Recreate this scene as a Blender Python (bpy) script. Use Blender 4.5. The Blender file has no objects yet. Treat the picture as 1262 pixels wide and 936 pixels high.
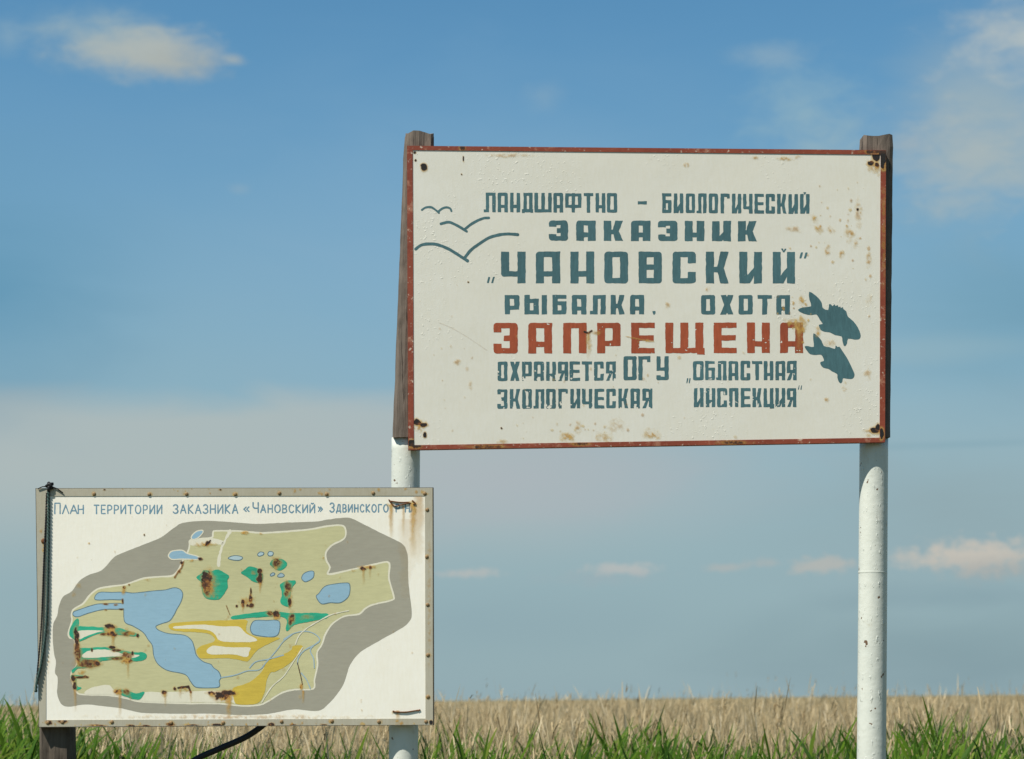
import bpy, math
import numpy as np
from mathutils import Vector, Matrix

# ---------------------------------------------------------------- camera, sky, sun, exposure
SC = bpy.context.scene
COL = SC.collection
PW, PH, FPX = 1262.0, 936.0, 2667.0
CAM_Z = 1.7
PITCH = math.atan((862 - PH / 2) / FPX)
cam_d = bpy.data.cameras.new('camera')
cam = bpy.data.objects.new('camera', cam_d)
COL.objects.link(cam)
cam.location = (0, 0, CAM_Z)
ROLL = math.radians(0.62)
cam.rotation_euler = (Matrix.Rotation(math.pi / 2 + PITCH, 3, 'X') @ Matrix.Rotation(-ROLL, 3, 'Z')).to_euler()
cam_d.sensor_width = 36
cam_d.lens = FPX / PW * 36
cam_d.clip_end = 6000
cam_d.dof.use_dof = True
cam_d.dof.focus_distance = 8.2
cam_d.dof.aperture_fstop = 4.8
SC.camera = cam

EXPO = 0.55
SC.view_settings.view_transform = 'Standard'
SC.view_settings.look = 'None'
SC.view_settings.gamma = 1
SC.view_settings.use_curve_mapping = False
SC.view_settings.exposure = EXPO

SUN_EL, SUN_AZ = math.radians(57), math.radians(48)      # behind the camera and to its left
sun_v = Vector((-math.sin(SUN_AZ) * math.cos(SUN_EL), -math.cos(SUN_AZ) * math.cos(SUN_EL), math.sin(SUN_EL)))
sl = bpy.data.lights.new('sun', 'SUN')
sl.energy = 5.0
sl.angle = math.radians(0.5)
sl.color = (1.0, 0.95, 0.86)
so = bpy.data.objects.new('sun', sl)
COL.objects.link(so)
so.location = (-8, -8, 12)
so.rotation_euler = sun_v.to_track_quat('Z', 'Y').to_euler()


def s2l(c):
    c = np.asarray(c, float) / 255.0
    return np.where(c <= 0.04045, c / 12.92, ((c + 0.055) / 1.055) ** 2.4)


class NG:
    """small helper that writes node graphs"""
    def __init__(self, tree):
        self.t = tree
        tree.nodes.clear()

    def n(self, kind, **kw):
        nd = self.t.nodes.new(kind)
        for k, v in kw.items():
            setattr(nd, k, v)
        return nd

    def put(self, sock, v):
        if hasattr(v, 'is_output'):
            self.t.links.new(v, sock)
        elif v is not None:
            if isinstance(v, (tuple, list, np.ndarray)):
                v = [float(q) for q in v]
                if sock.type == 'RGBA' and len(v) == 3:
                    v = v + [1.0]
            sock.default_value = v

    def m(self, op, a, b=None, c=None, clamp=False):
        nd = self.n('ShaderNodeMath', operation=op, use_clamp=clamp)
        for i, v in enumerate((a, b, c)):
            if v is not None:
                self.put(nd.inputs[i], v)
        return nd.outputs[0]

    def mix(self, f, a, b, blend='MIX'):
        nd = self.n('ShaderNodeMix', data_type='RGBA', blend_type=blend)
        self.put(nd.inputs[0], f)
        self.put(nd.inputs[6], a)
        self.put(nd.inputs[7], b)
        return nd.outputs[2]

    def rng(self, v, a, b, c=0.0, d=1.0, smooth=True):
        nd = self.n('ShaderNodeMapRange', interpolation_type='SMOOTHSTEP' if smooth else 'LINEAR')
        for i, q in enumerate((v, a, b, c, d)):
            self.put(nd.inputs[i], q)
        return nd.outputs[0]

    def noise(self, vec, scale, detail=4, rough=0.55, dist=0.0):
        nd = self.n('ShaderNodeTexNoise')
        if vec is not None:
            self.put(nd.inputs['Vector'], vec)
        nd.inputs['Scale'].default_value = scale
        nd.inputs['Detail'].default_value = detail
        nd.inputs['Roughness'].default_value = rough
        nd.inputs['Distortion'].default_value = dist
        return nd.outputs['Fac']

    def comb(self, x, y, z):
        nd = self.n('ShaderNodeCombineXYZ')
        for i, q in enumerate((x, y, z)):
            self.put(nd.inputs[i], q)
        return nd.outputs[0]


def pix_dir(px, py):
    px = np.asarray(px, float)
    py = np.asarray(py, float)
    x = (px - PW / 2) / FPX
    y = (PH / 2 - py) / FPX
    x, y = x * math.cos(ROLL) + y * math.sin(ROLL), -x * math.sin(ROLL) + y * math.cos(ROLL)
    cp, sp = math.cos(PITCH), math.sin(PITCH)
    return np.stack([x, cp - y * sp, sp + y * cp], -1)


def azel(px, py):
    d = pix_dir(px, py)
    d = d / np.linalg.norm(d)
    return math.degrees(math.atan2(d[0], d[1])), math.degrees(math.asin(d[2]))


def build_world():
    w = bpy.data.worlds.new('World')
    SC.world = w
    w.use_nodes = True
    g = NG(w.node_tree)
    STR = 0.10
    sky = g.n('ShaderNodeTexSky', sky_type='NISHITA')
    sky.sun_disc = False
    sky.sun_elevation = SUN_EL
    sky.sun_rotation = math.atan2(sun_v.x, sun_v.y) % (2 * math.pi)
    sky.altitude = 100
    sky.air_density = 1.0
    sky.dust_density = 1.0
    sky.ozone_density = 1.0
    tc = g.n('ShaderNodeTexCoord')
    sep = g.n('ShaderNodeSeparateXYZ')
    g.put(sep.inputs[0], tc.outputs['Generated'])
    X, Y, Z = sep.outputs
    az = g.m('MULTIPLY', g.m('ARCTAN2', X, Y), 180 / math.pi)
    el = g.m('MULTIPLY', g.m('ARCSINE', Z), 180 / math.pi)
    fine = g.noise(g.comb(az, g.m('MULTIPLY', el, 2.0), 0.0), 0.9, 6, 0.62, 0.3)
    soft = g.noise(g.comb(g.m('MULTIPLY', az, 0.6), g.m('MULTIPLY', el, 1.6), 7.0), 0.35, 4, 0.5, 0.5)
    fine_c = g.m('SUBTRACT', fine, 0.5)
    tiny_c = g.m('SUBTRACT', g.noise(g.comb(az, g.m('MULTIPLY', el, 1.5), 3.0), 2.6, 5, 0.6, 0.2), 0.5)
    soft_c = g.m('SUBTRACT', soft, 0.5)

    def K(rgb):
        return s2l(rgb) / STR / 2 ** EXPO

    # summer haze thickens towards the horizon: the sky's own colour by height
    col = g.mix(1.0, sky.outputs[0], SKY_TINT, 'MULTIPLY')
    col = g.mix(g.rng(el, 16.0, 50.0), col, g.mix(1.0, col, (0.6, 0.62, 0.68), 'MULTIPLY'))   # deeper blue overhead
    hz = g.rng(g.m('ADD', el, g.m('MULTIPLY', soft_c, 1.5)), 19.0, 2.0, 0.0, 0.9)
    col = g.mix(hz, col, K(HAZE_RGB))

    def blob(px, py, rx, ry, kn=1.0, hard=0.5, src=None):
        a0, e0 = azel(px, py)
        dx = g.m('DIVIDE', g.m('SUBTRACT', az, a0), math.degrees(rx / FPX))
        dy = g.m('DIVIDE', g.m('SUBTRACT', el, e0), math.degrees(ry / FPX))
        r = g.m('SQRT', g.m('ADD', g.m('MULTIPLY', dx, dx), g.m('MULTIPLY', dy, dy)))
        r = g.m('ADD', r, g.m('MULTIPLY', fine_c if src is None else src, kn))
        return g.rng(r, 1.0, hard, 0.0, 1.0)

    # grey veil with a soft upper rim, left of the boards
    e_rim = azel(200, 488)[1]
    rim = g.rng(g.m('ADD', el, g.m('MULTIPLY', soft_c, 1.2)), e_rim + 0.35, e_rim - 0.5, 0, 1)
    e_low = azel(200, 690)[1]
    rim = g.m('MULTIPLY', rim, g.rng(el, e_low - 1.0, e_low + 2.5, 0.0, 1.0))
    rim = g.m('MULTIPLY', rim, g.rng(az, 9.0, -3.0, 0.12, 1.0))
    col = g.mix(g.m('MULTIPLY', rim, 0.72), col, K((181, 188, 184)))
    # veils and clouds
    for (px, py, rx, ry, kn, hard, a, rgb, s) in CLOUDS:
        b = blob(px, py, rx, ry, kn, hard, (None, soft_c, tiny_c)[s])
        col = g.mix(g.m('MULTIPLY', b, a), col, K(rgb))
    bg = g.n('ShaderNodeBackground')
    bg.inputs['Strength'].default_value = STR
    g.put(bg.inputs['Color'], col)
    out = g.n('ShaderNodeOutputWorld')
    g.put(out.inputs[0], bg.outputs[0])


SKY_TINT = (0.42, 0.73, 0.80)
HAZE_RGB = (149, 172, 180)
# px, py, rx, ry, edge noise, hardness, strength, colour, noise kind (0 fine, 1 soft, 2 very fine)
CLOUDS = [
    (560, 300, 440, 330, 0.6, -0.3, 0.34, (140, 178, 206), 1),
    (-20, 360, 280, 230, 0.6, -0.3, 0.65, (74, 138, 172), 1),
    (1270, 380, 300, 190, 0.6, -0.3, 0.60, (98, 148, 172), 1),
    (1200, 640, 380, 120, 0.8, -0.3, 0.60, (142, 163, 169), 1),
    (1180, 810, 420, 100, 0.8, -0.2, 0.60, (120, 146, 155), 1),
    (640, 590, 460, 110, 0.8, -0.2, 0.75, (172, 180, 186), 1),
    (600, 770, 420, 60, 0.8, -0.2, 0.40, (138, 164, 174), 1),
    (1220, 130, 190, 190, 1.2, -0.1, 0.72, (164, 180, 182), 1),
    (1190, 195, 130, 100, 2.0, -0.2, 0.55, (178, 186, 182), 0),
    (1265, 45, 130, 75, 1.6, -0.2, 0.70, (190, 196, 190), 0),
    (990, 140, 100, 90, 1.3, -0.2, 0.55, (152, 182, 192), 0),
    (1030, 175, 90, 60, 1.3, -0.2, 0.40, (158, 182, 188), 0),
    (950, 70, 75, 24, 1.0, -0.1, 0.30, (172, 188, 190), 0),
    (1125, 178, 46, 20, 1.0, -0.1, 0.40, (176, 182, 180), 0),
    (120, 36, 140, 42, 1.2, -0.2, 0.42, (158, 182, 188), 0),
    (158, 60, 145, 50, 0.9, -0.1, 0.72, (172, 184, 180), 0),
    (185, 66, 125, 42, 1.1, 0.1, 0.62, (182, 185, 177), 0),
    (225, 78, 80, 28, 1.0, 0.0, 0.45, (170, 174, 166), 2),
    (288, 74, 20, 11, 0.8, -0.1, 0.6, (172, 180, 176), 0),
    (10, 45, 30, 35, 0.8, -0.2, 0.35, (158, 182, 190), 0),
    (670, 120, 40, 30, 1.2, -0.2, 0.22, (160, 180, 188), 0),
    (295, 233, 20, 10, 1.0, -0.2, 0.25, (160, 178, 186), 0),
    (1160, 430, 260, 26, 1.6, -0.1, 0.25, (165, 188, 192), 1),
    (1180, 548, 200, 8, 1.0, -0.1, 0.25, (116, 156, 172), 1),
    (580, 707, 52, 9, 1.6, 0.1, 0.60, (190, 188, 183), 2),
    (765, 702, 62, 11, 1.7, 0.1, 0.62, (194, 191, 186), 2),
    (740, 712, 110, 16, 1.4, -0.2, 0.35, (160, 172, 178), 2),
    (895, 700, 40, 8, 1.6, 0.1, 0.45, (184, 181, 175), 2),
    (940, 693, 28, 8, 1.6, 0.1, 0.35, (182, 180, 175), 2),
    (1015, 697, 56, 16, 1.7, 0.1, 0.65, (188, 184, 176), 2),
    (1120, 688, 36, 17, 1.6, 0.1, 0.55, (194, 190, 181), 2),
    (1205, 685, 96, 28, 1.5, 0.2, 0.90, (198, 192, 181), 2),
    (1225, 702, 90, 22, 1.4, 0.0, 0.55, (164, 168, 166), 2),
    (1180, 735, 200, 26, 1.0, -0.2, 0.30, (124, 152, 164), 1),
]
build_world()

# ---------------------------------------------------------------- helpers
RNG = np.random.default_rng(11)


def empty(name, loc, label, cat, group=None):
    o = bpy.data.objects.new(name, None)
    COL.objects.link(o)
    o.location = loc
    o.empty_display_size = 0.2
    o['label'] = label
    o['category'] = cat
    if group:
        o['group'] = group
    return o


def mesh_np(name, verts, loops, starts, mat, parent=None, attrs=None, smooth=False):
    """one mesh object; verts are world coordinates, the parent's location is taken off"""
    verts = np.asarray(verts, np.float64)
    base = None
    p = parent
    off = np.zeros(3)
    while p is not None:
        off += np.array(p.location)
        p = p.parent
    verts = verts - off
    me = bpy.data.meshes.new(name)
    me.vertices.add(len(verts))
    me.vertices.foreach_set('co', verts.astype(np.float32).ravel())
    me.loops.add(len(loops))
    me.loops.foreach_set('vertex_index', np.asarray(loops, np.int32))
    me.polygons.add(len(starts))
    me.polygons.foreach_set('loop_start', np.asarray(starts, np.int32))
    if attrs:
        for k, v in attrs.items():
            a = me.attributes.new(k, 'FLOAT', 'POINT')
            a.data.foreach_set('value', np.asarray(v, np.float32))
    me.update(calc_edges=True)
    me.polygons.foreach_set('use_smooth', np.full(len(starts), smooth))
    me.materials.append(mat)
    o = bpy.data.objects.new(name, me)
    COL.objects.link(o)
    if parent is not None:
        o.parent = parent
    return o


def mesh_list(name, verts, faces, mat, parent=None, smooth=False, attrs=None):
    loops = np.concatenate([np.asarray(f) for f in faces])
    ln = np.array([len(f) for f in faces])
    starts = np.concatenate([[0], np.cumsum(ln)[:-1]])
    return mesh_np(name, verts, loops, starts, mat, parent, attrs, smooth)


def hsh(ix, iy, seed):
    h = (ix.astype(np.int64) * 374761393 + iy.astype(np.int64) * 668265263 + seed * 1442695041) & 0x7fffffff
    h = ((h ^ (h >> 13)) * 1274126177) & 0x7fffffff
    return ((h ^ (h >> 16)) & 0xffff) / 65535.0


def vnoise(x, y, scale, seed=0, octaves=1):
    """value noise 0..1; scale = cell size"""
    tot = 0
    amp, norm = 1.0, 0.0
    for o in range(octaves):
        xs, ys = x / scale, y / scale
        ix, iy = np.floor(xs), np.floor(ys)
        fx, fy = xs - ix, ys - iy
        fx = fx * fx * (3 - 2 * fx)
        fy = fy * fy * (3 - 2 * fy)
        a = hsh(ix, iy, seed + o) * (1 - fx) + hsh(ix + 1, iy, seed + o) * fx
        b = hsh(ix, iy + 1, seed + o) * (1 - fx) + hsh(ix + 1, iy + 1, seed + o) * fx
        tot = tot + amp * (a * (1 - fy) + b * fy)
        norm += amp
        amp *= 0.5
        scale = scale / 2
    return tot / norm


def sstep(v, a, b):
    t = np.clip((v - a) / (b - a), 0, 1)
    return t * t * (3 - 2 * t)


class Plane:
    """a vertical plane in the world on which photographed positions are measured"""
    def __init__(self, point, yaw):
        self.p = np.array(point, float)
        self.n = np.array([math.sin(yaw), -math.cos(yaw), 0.0])

    def at(self, px, py, off=0.0):
        d = pix_dir(px, py)
        c = np.array([0, 0, CAM_Z])
        t = ((self.p - c) @ self.n) / (d @ self.n)
        return c + d * t[..., None] + self.n * off

    def behind(self, px, py, dist):
        """the point seen at (px, py) on the parallel plane dist metres behind"""
        q = Plane(self.p - self.n * dist, 0)
        q.n = self.n
        return q.at(px, py)


def marching(F, x0, y0, h):
    """filled contour F>0; returns pixel-space verts, loops, starts"""
    H, W = F.shape
    ins = F > 0
    c = [ins[:-1, :-1], ins[1:, :-1], ins[1:, 1:], ins[:-1, 1:]]
    nc = H * W
    idg = np.arange(nc).reshape(H, W)
    cid = [idg[:-1, :-1], idg[1:, :-1], idg[1:, 1:], idg[:-1, 1:]]
    # edge ids: vertical edges (i,j)-(i+1,j): nc+id ; horizontal (i,j)-(i,j+1): 2nc+id
    eid = [nc + idg[:-1, :-1], 2 * nc + idg[1:, :-1], nc + idg[:-1, 1:], 2 * nc + idg[:-1, :-1]]
    case = c[0] * 1 + c[1] * 2 + c[2] * 4 + c[3] * 8
    loops, lens = [], []
    # full cells: merged along rows
    full = case == 15
    pad = np.zeros((full.shape[0], 1), bool)
    fp = np.concatenate([pad, full, pad], 1)
    si, sj = np.nonzero(fp[:, 1:] & ~fp[:, :-1])
    ei, ej = np.nonzero(~fp[:, 1:] & fp[:, :-1])
    q = np.stack([idg[si, sj], idg[si + 1, sj], idg[ei + 1, ej], idg[ei, ej]], 1)
    loops.append(q.ravel())
    lens.append(np.full(len(q), 4))
    for k in range(1, 15):
        sel = case == k
        if not sel.any():
            continue
        seq = []
        for m in range(4):
            a, b = (k >> m) & 1, (k >> ((m + 1) % 4)) & 1
            if a:
                seq.append(cid[m][sel])
            if a != b:
                seq.append(eid[m][sel])
        q = np.stack(seq, 1)
        loops.append(q.ravel())
        lens.append(np.full(len(q), q.shape[1]))
    loops = np.concatenate(loops)
    lens = np.concatenate(lens)
    u, inv = np.unique(loops, return_inverse=True)
    kind, gi = u // nc, u % nc
    i, j = gi // W, gi % W
    vx, vy = j.astype(float), i.astype(float)
    f0 = F[i, j]
    i1 = np.where(kind == 1, np.minimum(i + 1, H - 1), i)
    j1 = np.where(kind == 2, np.minimum(j + 1, W - 1), j)
    f1 = F[i1, j1]
    t = np.where(kind > 0, f0 / np.where(np.abs(f0 - f1) < 1e-12, 1, f0 - f1), 0)
    vy = vy + np.where(kind == 1, t, 0)
    vx = vx + np.where(kind == 2, t, 0)
    starts = np.concatenate([[0], np.cumsum(lens)[:-1]])
    return x0 + vx * h, y0 + vy * h, inv.ravel(), starts


def paint(name, F, x0, y0, h, plane, off, mat, parent):
    vx, vy, loops, starts = marching(F, x0, y0, h)
    return mesh_np(name, plane.at(vx, vy, off), loops, starts, mat, parent)


def grid(x0, y0, x1, y1, h):
    xs = np.arange(x0, x1 + h, h)
    ys = np.arange(y0, y1 + h, h)
    return np.meshgrid(xs, ys)


def spline(pts, closed=True, sub=6):
    p = np.asarray(pts, float)
    n = len(p)
    out = []
    for i in range(n if closed else n - 1):
        if closed:
            a, b, c, d = p[(i - 1) % n], p[i], p[(i + 1) % n], p[(i + 2) % n]
        else:
            a, b, c, d = p[max(i - 1, 0)], p[i], p[i + 1], p[min(i + 2, n - 1)]
        for k in range(sub):
            t = k / sub
            out.append(0.5 * (2 * b + (c - a) * t + (2 * a - 5 * b + 4 * c - d) * t * t + (3 * b - a - 3 * c + d) * t ** 3))
    if not closed:
        out.append(p[-1])
    return np.array(out)


def sd_poly(X, Y, poly):
    d = np.full(X.shape, 1e9)
    s = np.zeros(X.shape, bool)
    n = len(poly)
    for i in range(n):
        ax, ay = poly[i]
        bx, by = poly[(i + 1) % n]
        ex, ey = bx - ax, by - ay
        L = ex * ex + ey * ey + 1e-12
        t = np.clip(((X - ax) * ex + (Y - ay) * ey) / L, 0, 1)
        dx, dy = X - ax - t * ex, Y - ay - t * ey
        d = np.minimum(d, dx * dx + dy * dy)
        if ay != by:
            cr = ((ay > Y) != (by > Y)) & (X < ex * (Y - ay) / ey + ax)
            s ^= cr
    d = np.sqrt(d)
    return np.where(s, -d, d)


def sd_line(X, Y, pts):
    d = np.full(X.shape, 1e9)
    for (ax, ay), (bx, by) in zip(pts[:-1], pts[1:]):
        ex, ey = bx - ax, by - ay
        L = ex * ex + ey * ey + 1e-12
        t = np.clip(((X - ax) * ex + (Y - ay) * ey) / L, 0, 1)
        d = np.minimum(d, np.hypot(X - ax - t * ex, Y - ay - t * ey))
    return d


# ---------------------------------------------------------------- materials
def mat_new(name):
    m = bpy.data.materials.new(name)
    m.use_nodes = True
    return m, NG(m.node_tree)


def finish(g, col, rough=0.5, bump=None, bstr=0.3, bdist=0.002, spec=0.3, metal=0.0):
    b = g.n('ShaderNodeBsdfPrincipled')
    g.put(b.inputs['Base Color'], col)
    g.put(b.inputs['Roughness'], rough)
    b.inputs['Specular IOR Level'].default_value = spec
    b.inputs['Metallic'].default_value = metal
    if bump is not None:
        bn = g.n('ShaderNodeBump')
        bn.inputs['Strength'].default_value = bstr
        bn.inputs['Distance'].default_value = bdist
        g.put(bn.inputs['Height'], bump)
        g.put(b.inputs['Normal'], bn.outputs[0])
    o = g.n('ShaderNodeOutputMaterial')
    g.put(o.inputs[0], b.outputs[0])


ALB = 0.90


def alb(rgb, k=None):
    return np.clip(s2l(rgb) * (ALB if k is None else k), 0, 0.86)


def paint_mat(name, rgb, var=0.10, rough=0.5, bump=0.25, dirt=None):
    m, g = mat_new(name)
    tc = g.n('ShaderNodeTexCoord').outputs['Object']
    a = g.noise(tc, 3.0, 5, 0.6)
    mpn = g.n('ShaderNodeMapping')
    mpn.inputs['Scale'].default_value = (1.0, 1.0, 6.0) if name.endswith('map_paint') else (5.0, 1.0, 1.0)
    mpn.inputs['Rotation'].default_value = (0, 0.35 if name.endswith('map_paint') else 0.05, 0)
    g.put(mpn.inputs[0], tc)
    b = g.noise(mpn.outputs[0], 26.0, 5, 0.65)          # brush marks
    c = alb(rgb)
    f = g.m('ADD', g.m('MULTIPLY', g.m('SUBTRACT', a, 0.5), 1.2), g.m('MULTIPLY', g.m('SUBTRACT', b, 0.5), 1.1))
    f = g.m('ADD', 0.5, f, clamp=True)
    d = dirt if dirt is not None else (0.93, 0.93, 0.93)
    col = g.mix(f, c * (1 - var) * np.array(d), np.clip(c * (1 + var * 0.6), 0, 0.88))
    bh = g.m('ADD', g.noise(tc, 30.0, 3, 0.5), g.m('MULTIPLY', g.noise(tc, 160.0, 3, 0.6), 0.5))
    if name == 'cream_sign_paint':              # blistered patches, long shallow dents
        blis = g.m('MULTIPLY', g.rng(g.noise(tc, 85.0, 2, 0.5), 0.60, 0.78), g.rng(g.noise(tc, 3.2, 2, 0.5), 0.52, 0.66))
        bh = g.m('ADD', g.m('MULTIPLY', bh, 0.5), g.m('MULTIPLY', blis, 2.6))
        bh = g.m('ADD', bh, g.m('MULTIPLY', g.noise(tc, 4.0, 2, 0.4), 5.0))
    finish(g, col, rough, bh, bump, 0.002)
    return m


M = {}
M['cream'] = paint_mat('cream_sign_paint', (215, 213, 203), 0.05, 0.42, 0.22, (1.0, 0.97, 0.90))
M['white'] = paint_mat('white_board_paint', (238, 235, 224), 0.05, 0.45, 0.15, (1.0, 0.97, 0.90))
M['teal'] = paint_mat('teal_letter_paint', (72, 107, 112), 0.36, 0.5, 0.2)
M['redletter'] = paint_mat('brick_red_letter_paint', (160, 78, 48), 0.4, 0.5, 0.2)
M['grey'] = paint_mat('grey_map_paint', (160, 156, 140), 0.10, 0.5, 0.1)
M['frame_grey'] = paint_mat('grey_frame_paint', (174, 170, 154), 0.12, 0.5, 0.15, (0.95, 0.9, 0.8))
M['khaki'] = paint_mat('khaki_map_paint', (197, 193, 148), 0.13, 0.5, 0.1)
M['ivory'] = paint_mat('ivory_line_paint', (225, 220, 198), 0.06, 0.5, 0.1)
M['blue'] = paint_mat('pale_blue_map_paint', (146, 181, 200), 0.10, 0.5, 0.1)
M['paleblue'] = paint_mat('faint_blue_map_paint', (178, 200, 205), 0.08, 0.5, 0.1)
M['outline'] = paint_mat('slate_outline_paint', (98, 122, 130), 0.15, 0.5, 0.1)
M['green'] = paint_mat('emerald_map_paint', (48, 170, 134), 0.4, 0.5, 0.1)
M['yellow'] = paint_mat('mustard_map_paint', (206, 180, 74), 0.2, 0.5, 0.1)
M['river'] = paint_mat('river_line_paint', (160, 182, 190), 0.1, 0.5, 0.1)
M['title'] = paint_mat('blue_grey_title_paint', (112, 148, 166), 0.15, 0.5, 0.1)


def red_frame_mat():
    m, g = mat_new('chipped_red_frame_paint')
    tc = g.n('ShaderNodeTexCoord').outputs['Object']
    a = g.noise(tc, 9.0, 4, 0.6)
    chip = g.rng(g.noise(tc, 55.0, 5, 0.7), 0.60, 0.67)
    big = g.rng(g.noise(tc, 16.0, 5, 0.75), 0.54, 0.66)
    col = g.mix(a, alb((104, 44, 30)), alb((152, 76, 52)))
    col = g.mix(g.m('MULTIPLY', big, 0.55), col, alb((176, 130, 105)))
    col = g.mix(g.m('MULTIPLY', chip, 0.7), col, alb((205, 190, 170)))
    finish(g, col, 0.55, g.noise(tc, 90.0, 4), 0.3, 0.002)
    return m


M['redframe'] = red_frame_mat()


def pipe_mat():
    m, g = mat_new('thick_white_pipe_paint')
    tcn = g.n('ShaderNodeTexCoord').outputs['Object']
    a = g.noise(tcn, 6.0, 4, 0.6)
    col = g.mix(a, alb((188, 193, 184)), alb((212, 213, 202)))
    spots = g.rng(g.noise(tcn, 38.0, 2, 0.4), 0.70, 0.73)
    dirt = g.rng(g.noise(tcn, 20.0, 5, 0.7), 0.62, 0.78)
    col = g.mix(g.m('MULTIPLY', dirt, 0.35), col, alb((165, 150, 120)))
    col = g.mix(spots, col, alb((104, 82, 62)))
    mp = g.n('ShaderNodeMapping')
    mp.inputs['Scale'].default_value = (1, 1, 0.35)
    g.put(mp.inputs[0], tcn)
    drips = g.rng(g.noise(mp.outputs[0], 70.0, 3, 0.6), 0.58, 0.76)
    finish(g, col, 0.36, g.m('ADD', g.m('MULTIPLY', drips, 1.2), g.noise(tcn, 24.0, 3)), 0.6, 0.003, 0.4)
    return m


M['pipe'] = pipe_mat()


def wood_mat(name, lo, hi):
    m, g = mat_new(name)
    tcn = g.n('ShaderNodeTexCoord').outputs['Object']
    mp = g.n('ShaderNodeMapping')
    mp.inputs['Scale'].default_value = (1, 1, 0.06)
    g.put(mp.inputs[0], tcn)
    grain = g.noise(mp.outputs[0], 90.0, 6, 0.65, 0.4)
    crack = g.rng(g.noise(mp.outputs[0], 45.0, 3, 0.6), 0.60, 0.68)
    blotch = g.noise(tcn, 12.0, 5, 0.6)
    col = g.mix(grain, alb(lo), alb(hi))
    col = g.mix(g.rng(blotch, 0.4, 0.7, 0, 0.5), col, alb(lo))
    col = g.mix(g.m('MULTIPLY', crack, 0.8), col, alb((45, 38, 32)))
    finish(g, col, 0.85, g.m('SUBTRACT', grain, crack), 0.7, 0.006, 0.15)
    return m


M['wood'] = wood_mat('weathered_grey_wood', (78, 70, 63), (134, 122, 111))
M['darkwood'] = wood_mat('dark_weathered_wood', (38, 32, 28), (118, 108, 96))


def plain(name, rgb, rough=0.6, nscale=60.0, bump=0.4, metal=0.0):
    m, g = mat_new(name)
    tcn = g.n('ShaderNodeTexCoord').outputs['Object']
    a = g.noise(tcn, nscale, 4, 0.6)
    c = alb(rgb)
    finish(g, g.mix(a, c * 0.6, np.clip(c * 1.35, 0, 0.86)), rough, a, bump, 0.002, 0.3, metal)
    return m


M['rope'] = plain('weathered_green_cord', (58, 80, 75), 0.8, 200.0)
M['cable'] = plain('black_rubber', (26, 26, 28), 0.55, 40.0)
M['bolt'] = plain('rusting_bolt_head', (138, 112, 78), 0.6, 300.0)
M['wire'] = plain('rusty_wire', (104, 66, 36), 0.75, 300.0)
M['back'] = plain('raw_sheet_metal_edge', (70, 64, 52), 0.7, 40.0)


def rust_mat():
    m, g = mat_new('rust_bleeding_through_paint')
    al = g.n('ShaderNodeAttribute', attribute_name='cover')
    tn = g.n('ShaderNodeAttribute', attribute_name='depth')
    tcn = g.n('ShaderNodeTexCoord').outputs['Object']
    ns = g.noise(tcn, 170.0, 4, 0.65)
    r = g.n('ShaderNodeValToRGB')
    e = r.color_ramp.elements
    stops = ((0.0, (214, 188, 118)), (0.28, (196, 150, 70)), (0.52, (122, 74, 34)), (0.74, (58, 34, 18)), (1.0, (14, 11, 9)))
    while len(e) < len(stops):
        e.new(0.5)
    for i, (pos, rgb) in enumerate(stops):
        e[i].position = pos
    for i, (pos, rgb) in enumerate(stops):
        e[i].color = list(alb(rgb)) + [1]
    tone = g.m('ADD', tn.outputs['Fac'], g.m('MULTIPLY', g.m('SUBTRACT', ns, 0.5), 0.35), clamp=True)
    g.put(r.inputs[0], tone)
    bs = g.n('ShaderNodeBsdfPrincipled')
    g.put(bs.inputs['Base Color'], r.outputs[0])
    bs.inputs['Roughness'].default_value = 0.85
    tr = g.n('ShaderNodeBsdfTransparent')
    mx = g.n('ShaderNodeMixShader')
    a = g.m('ADD', al.outputs['Fac'], g.m('MULTIPLY', g.m('MULTIPLY', g.m('SUBTRACT', ns, 0.5), 0.6), al.outputs['Fac']), clamp=True)
    g.put(mx.inputs[0], a)
    g.put(mx.inputs[1], tr.outputs[0])
    g.put(mx.inputs[2], bs.outputs[0])
    o = g.n('ShaderNodeOutputMaterial')
    g.put(o.inputs[0], mx.outputs[0])
    return m


M['rust'] = rust_mat()


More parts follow.
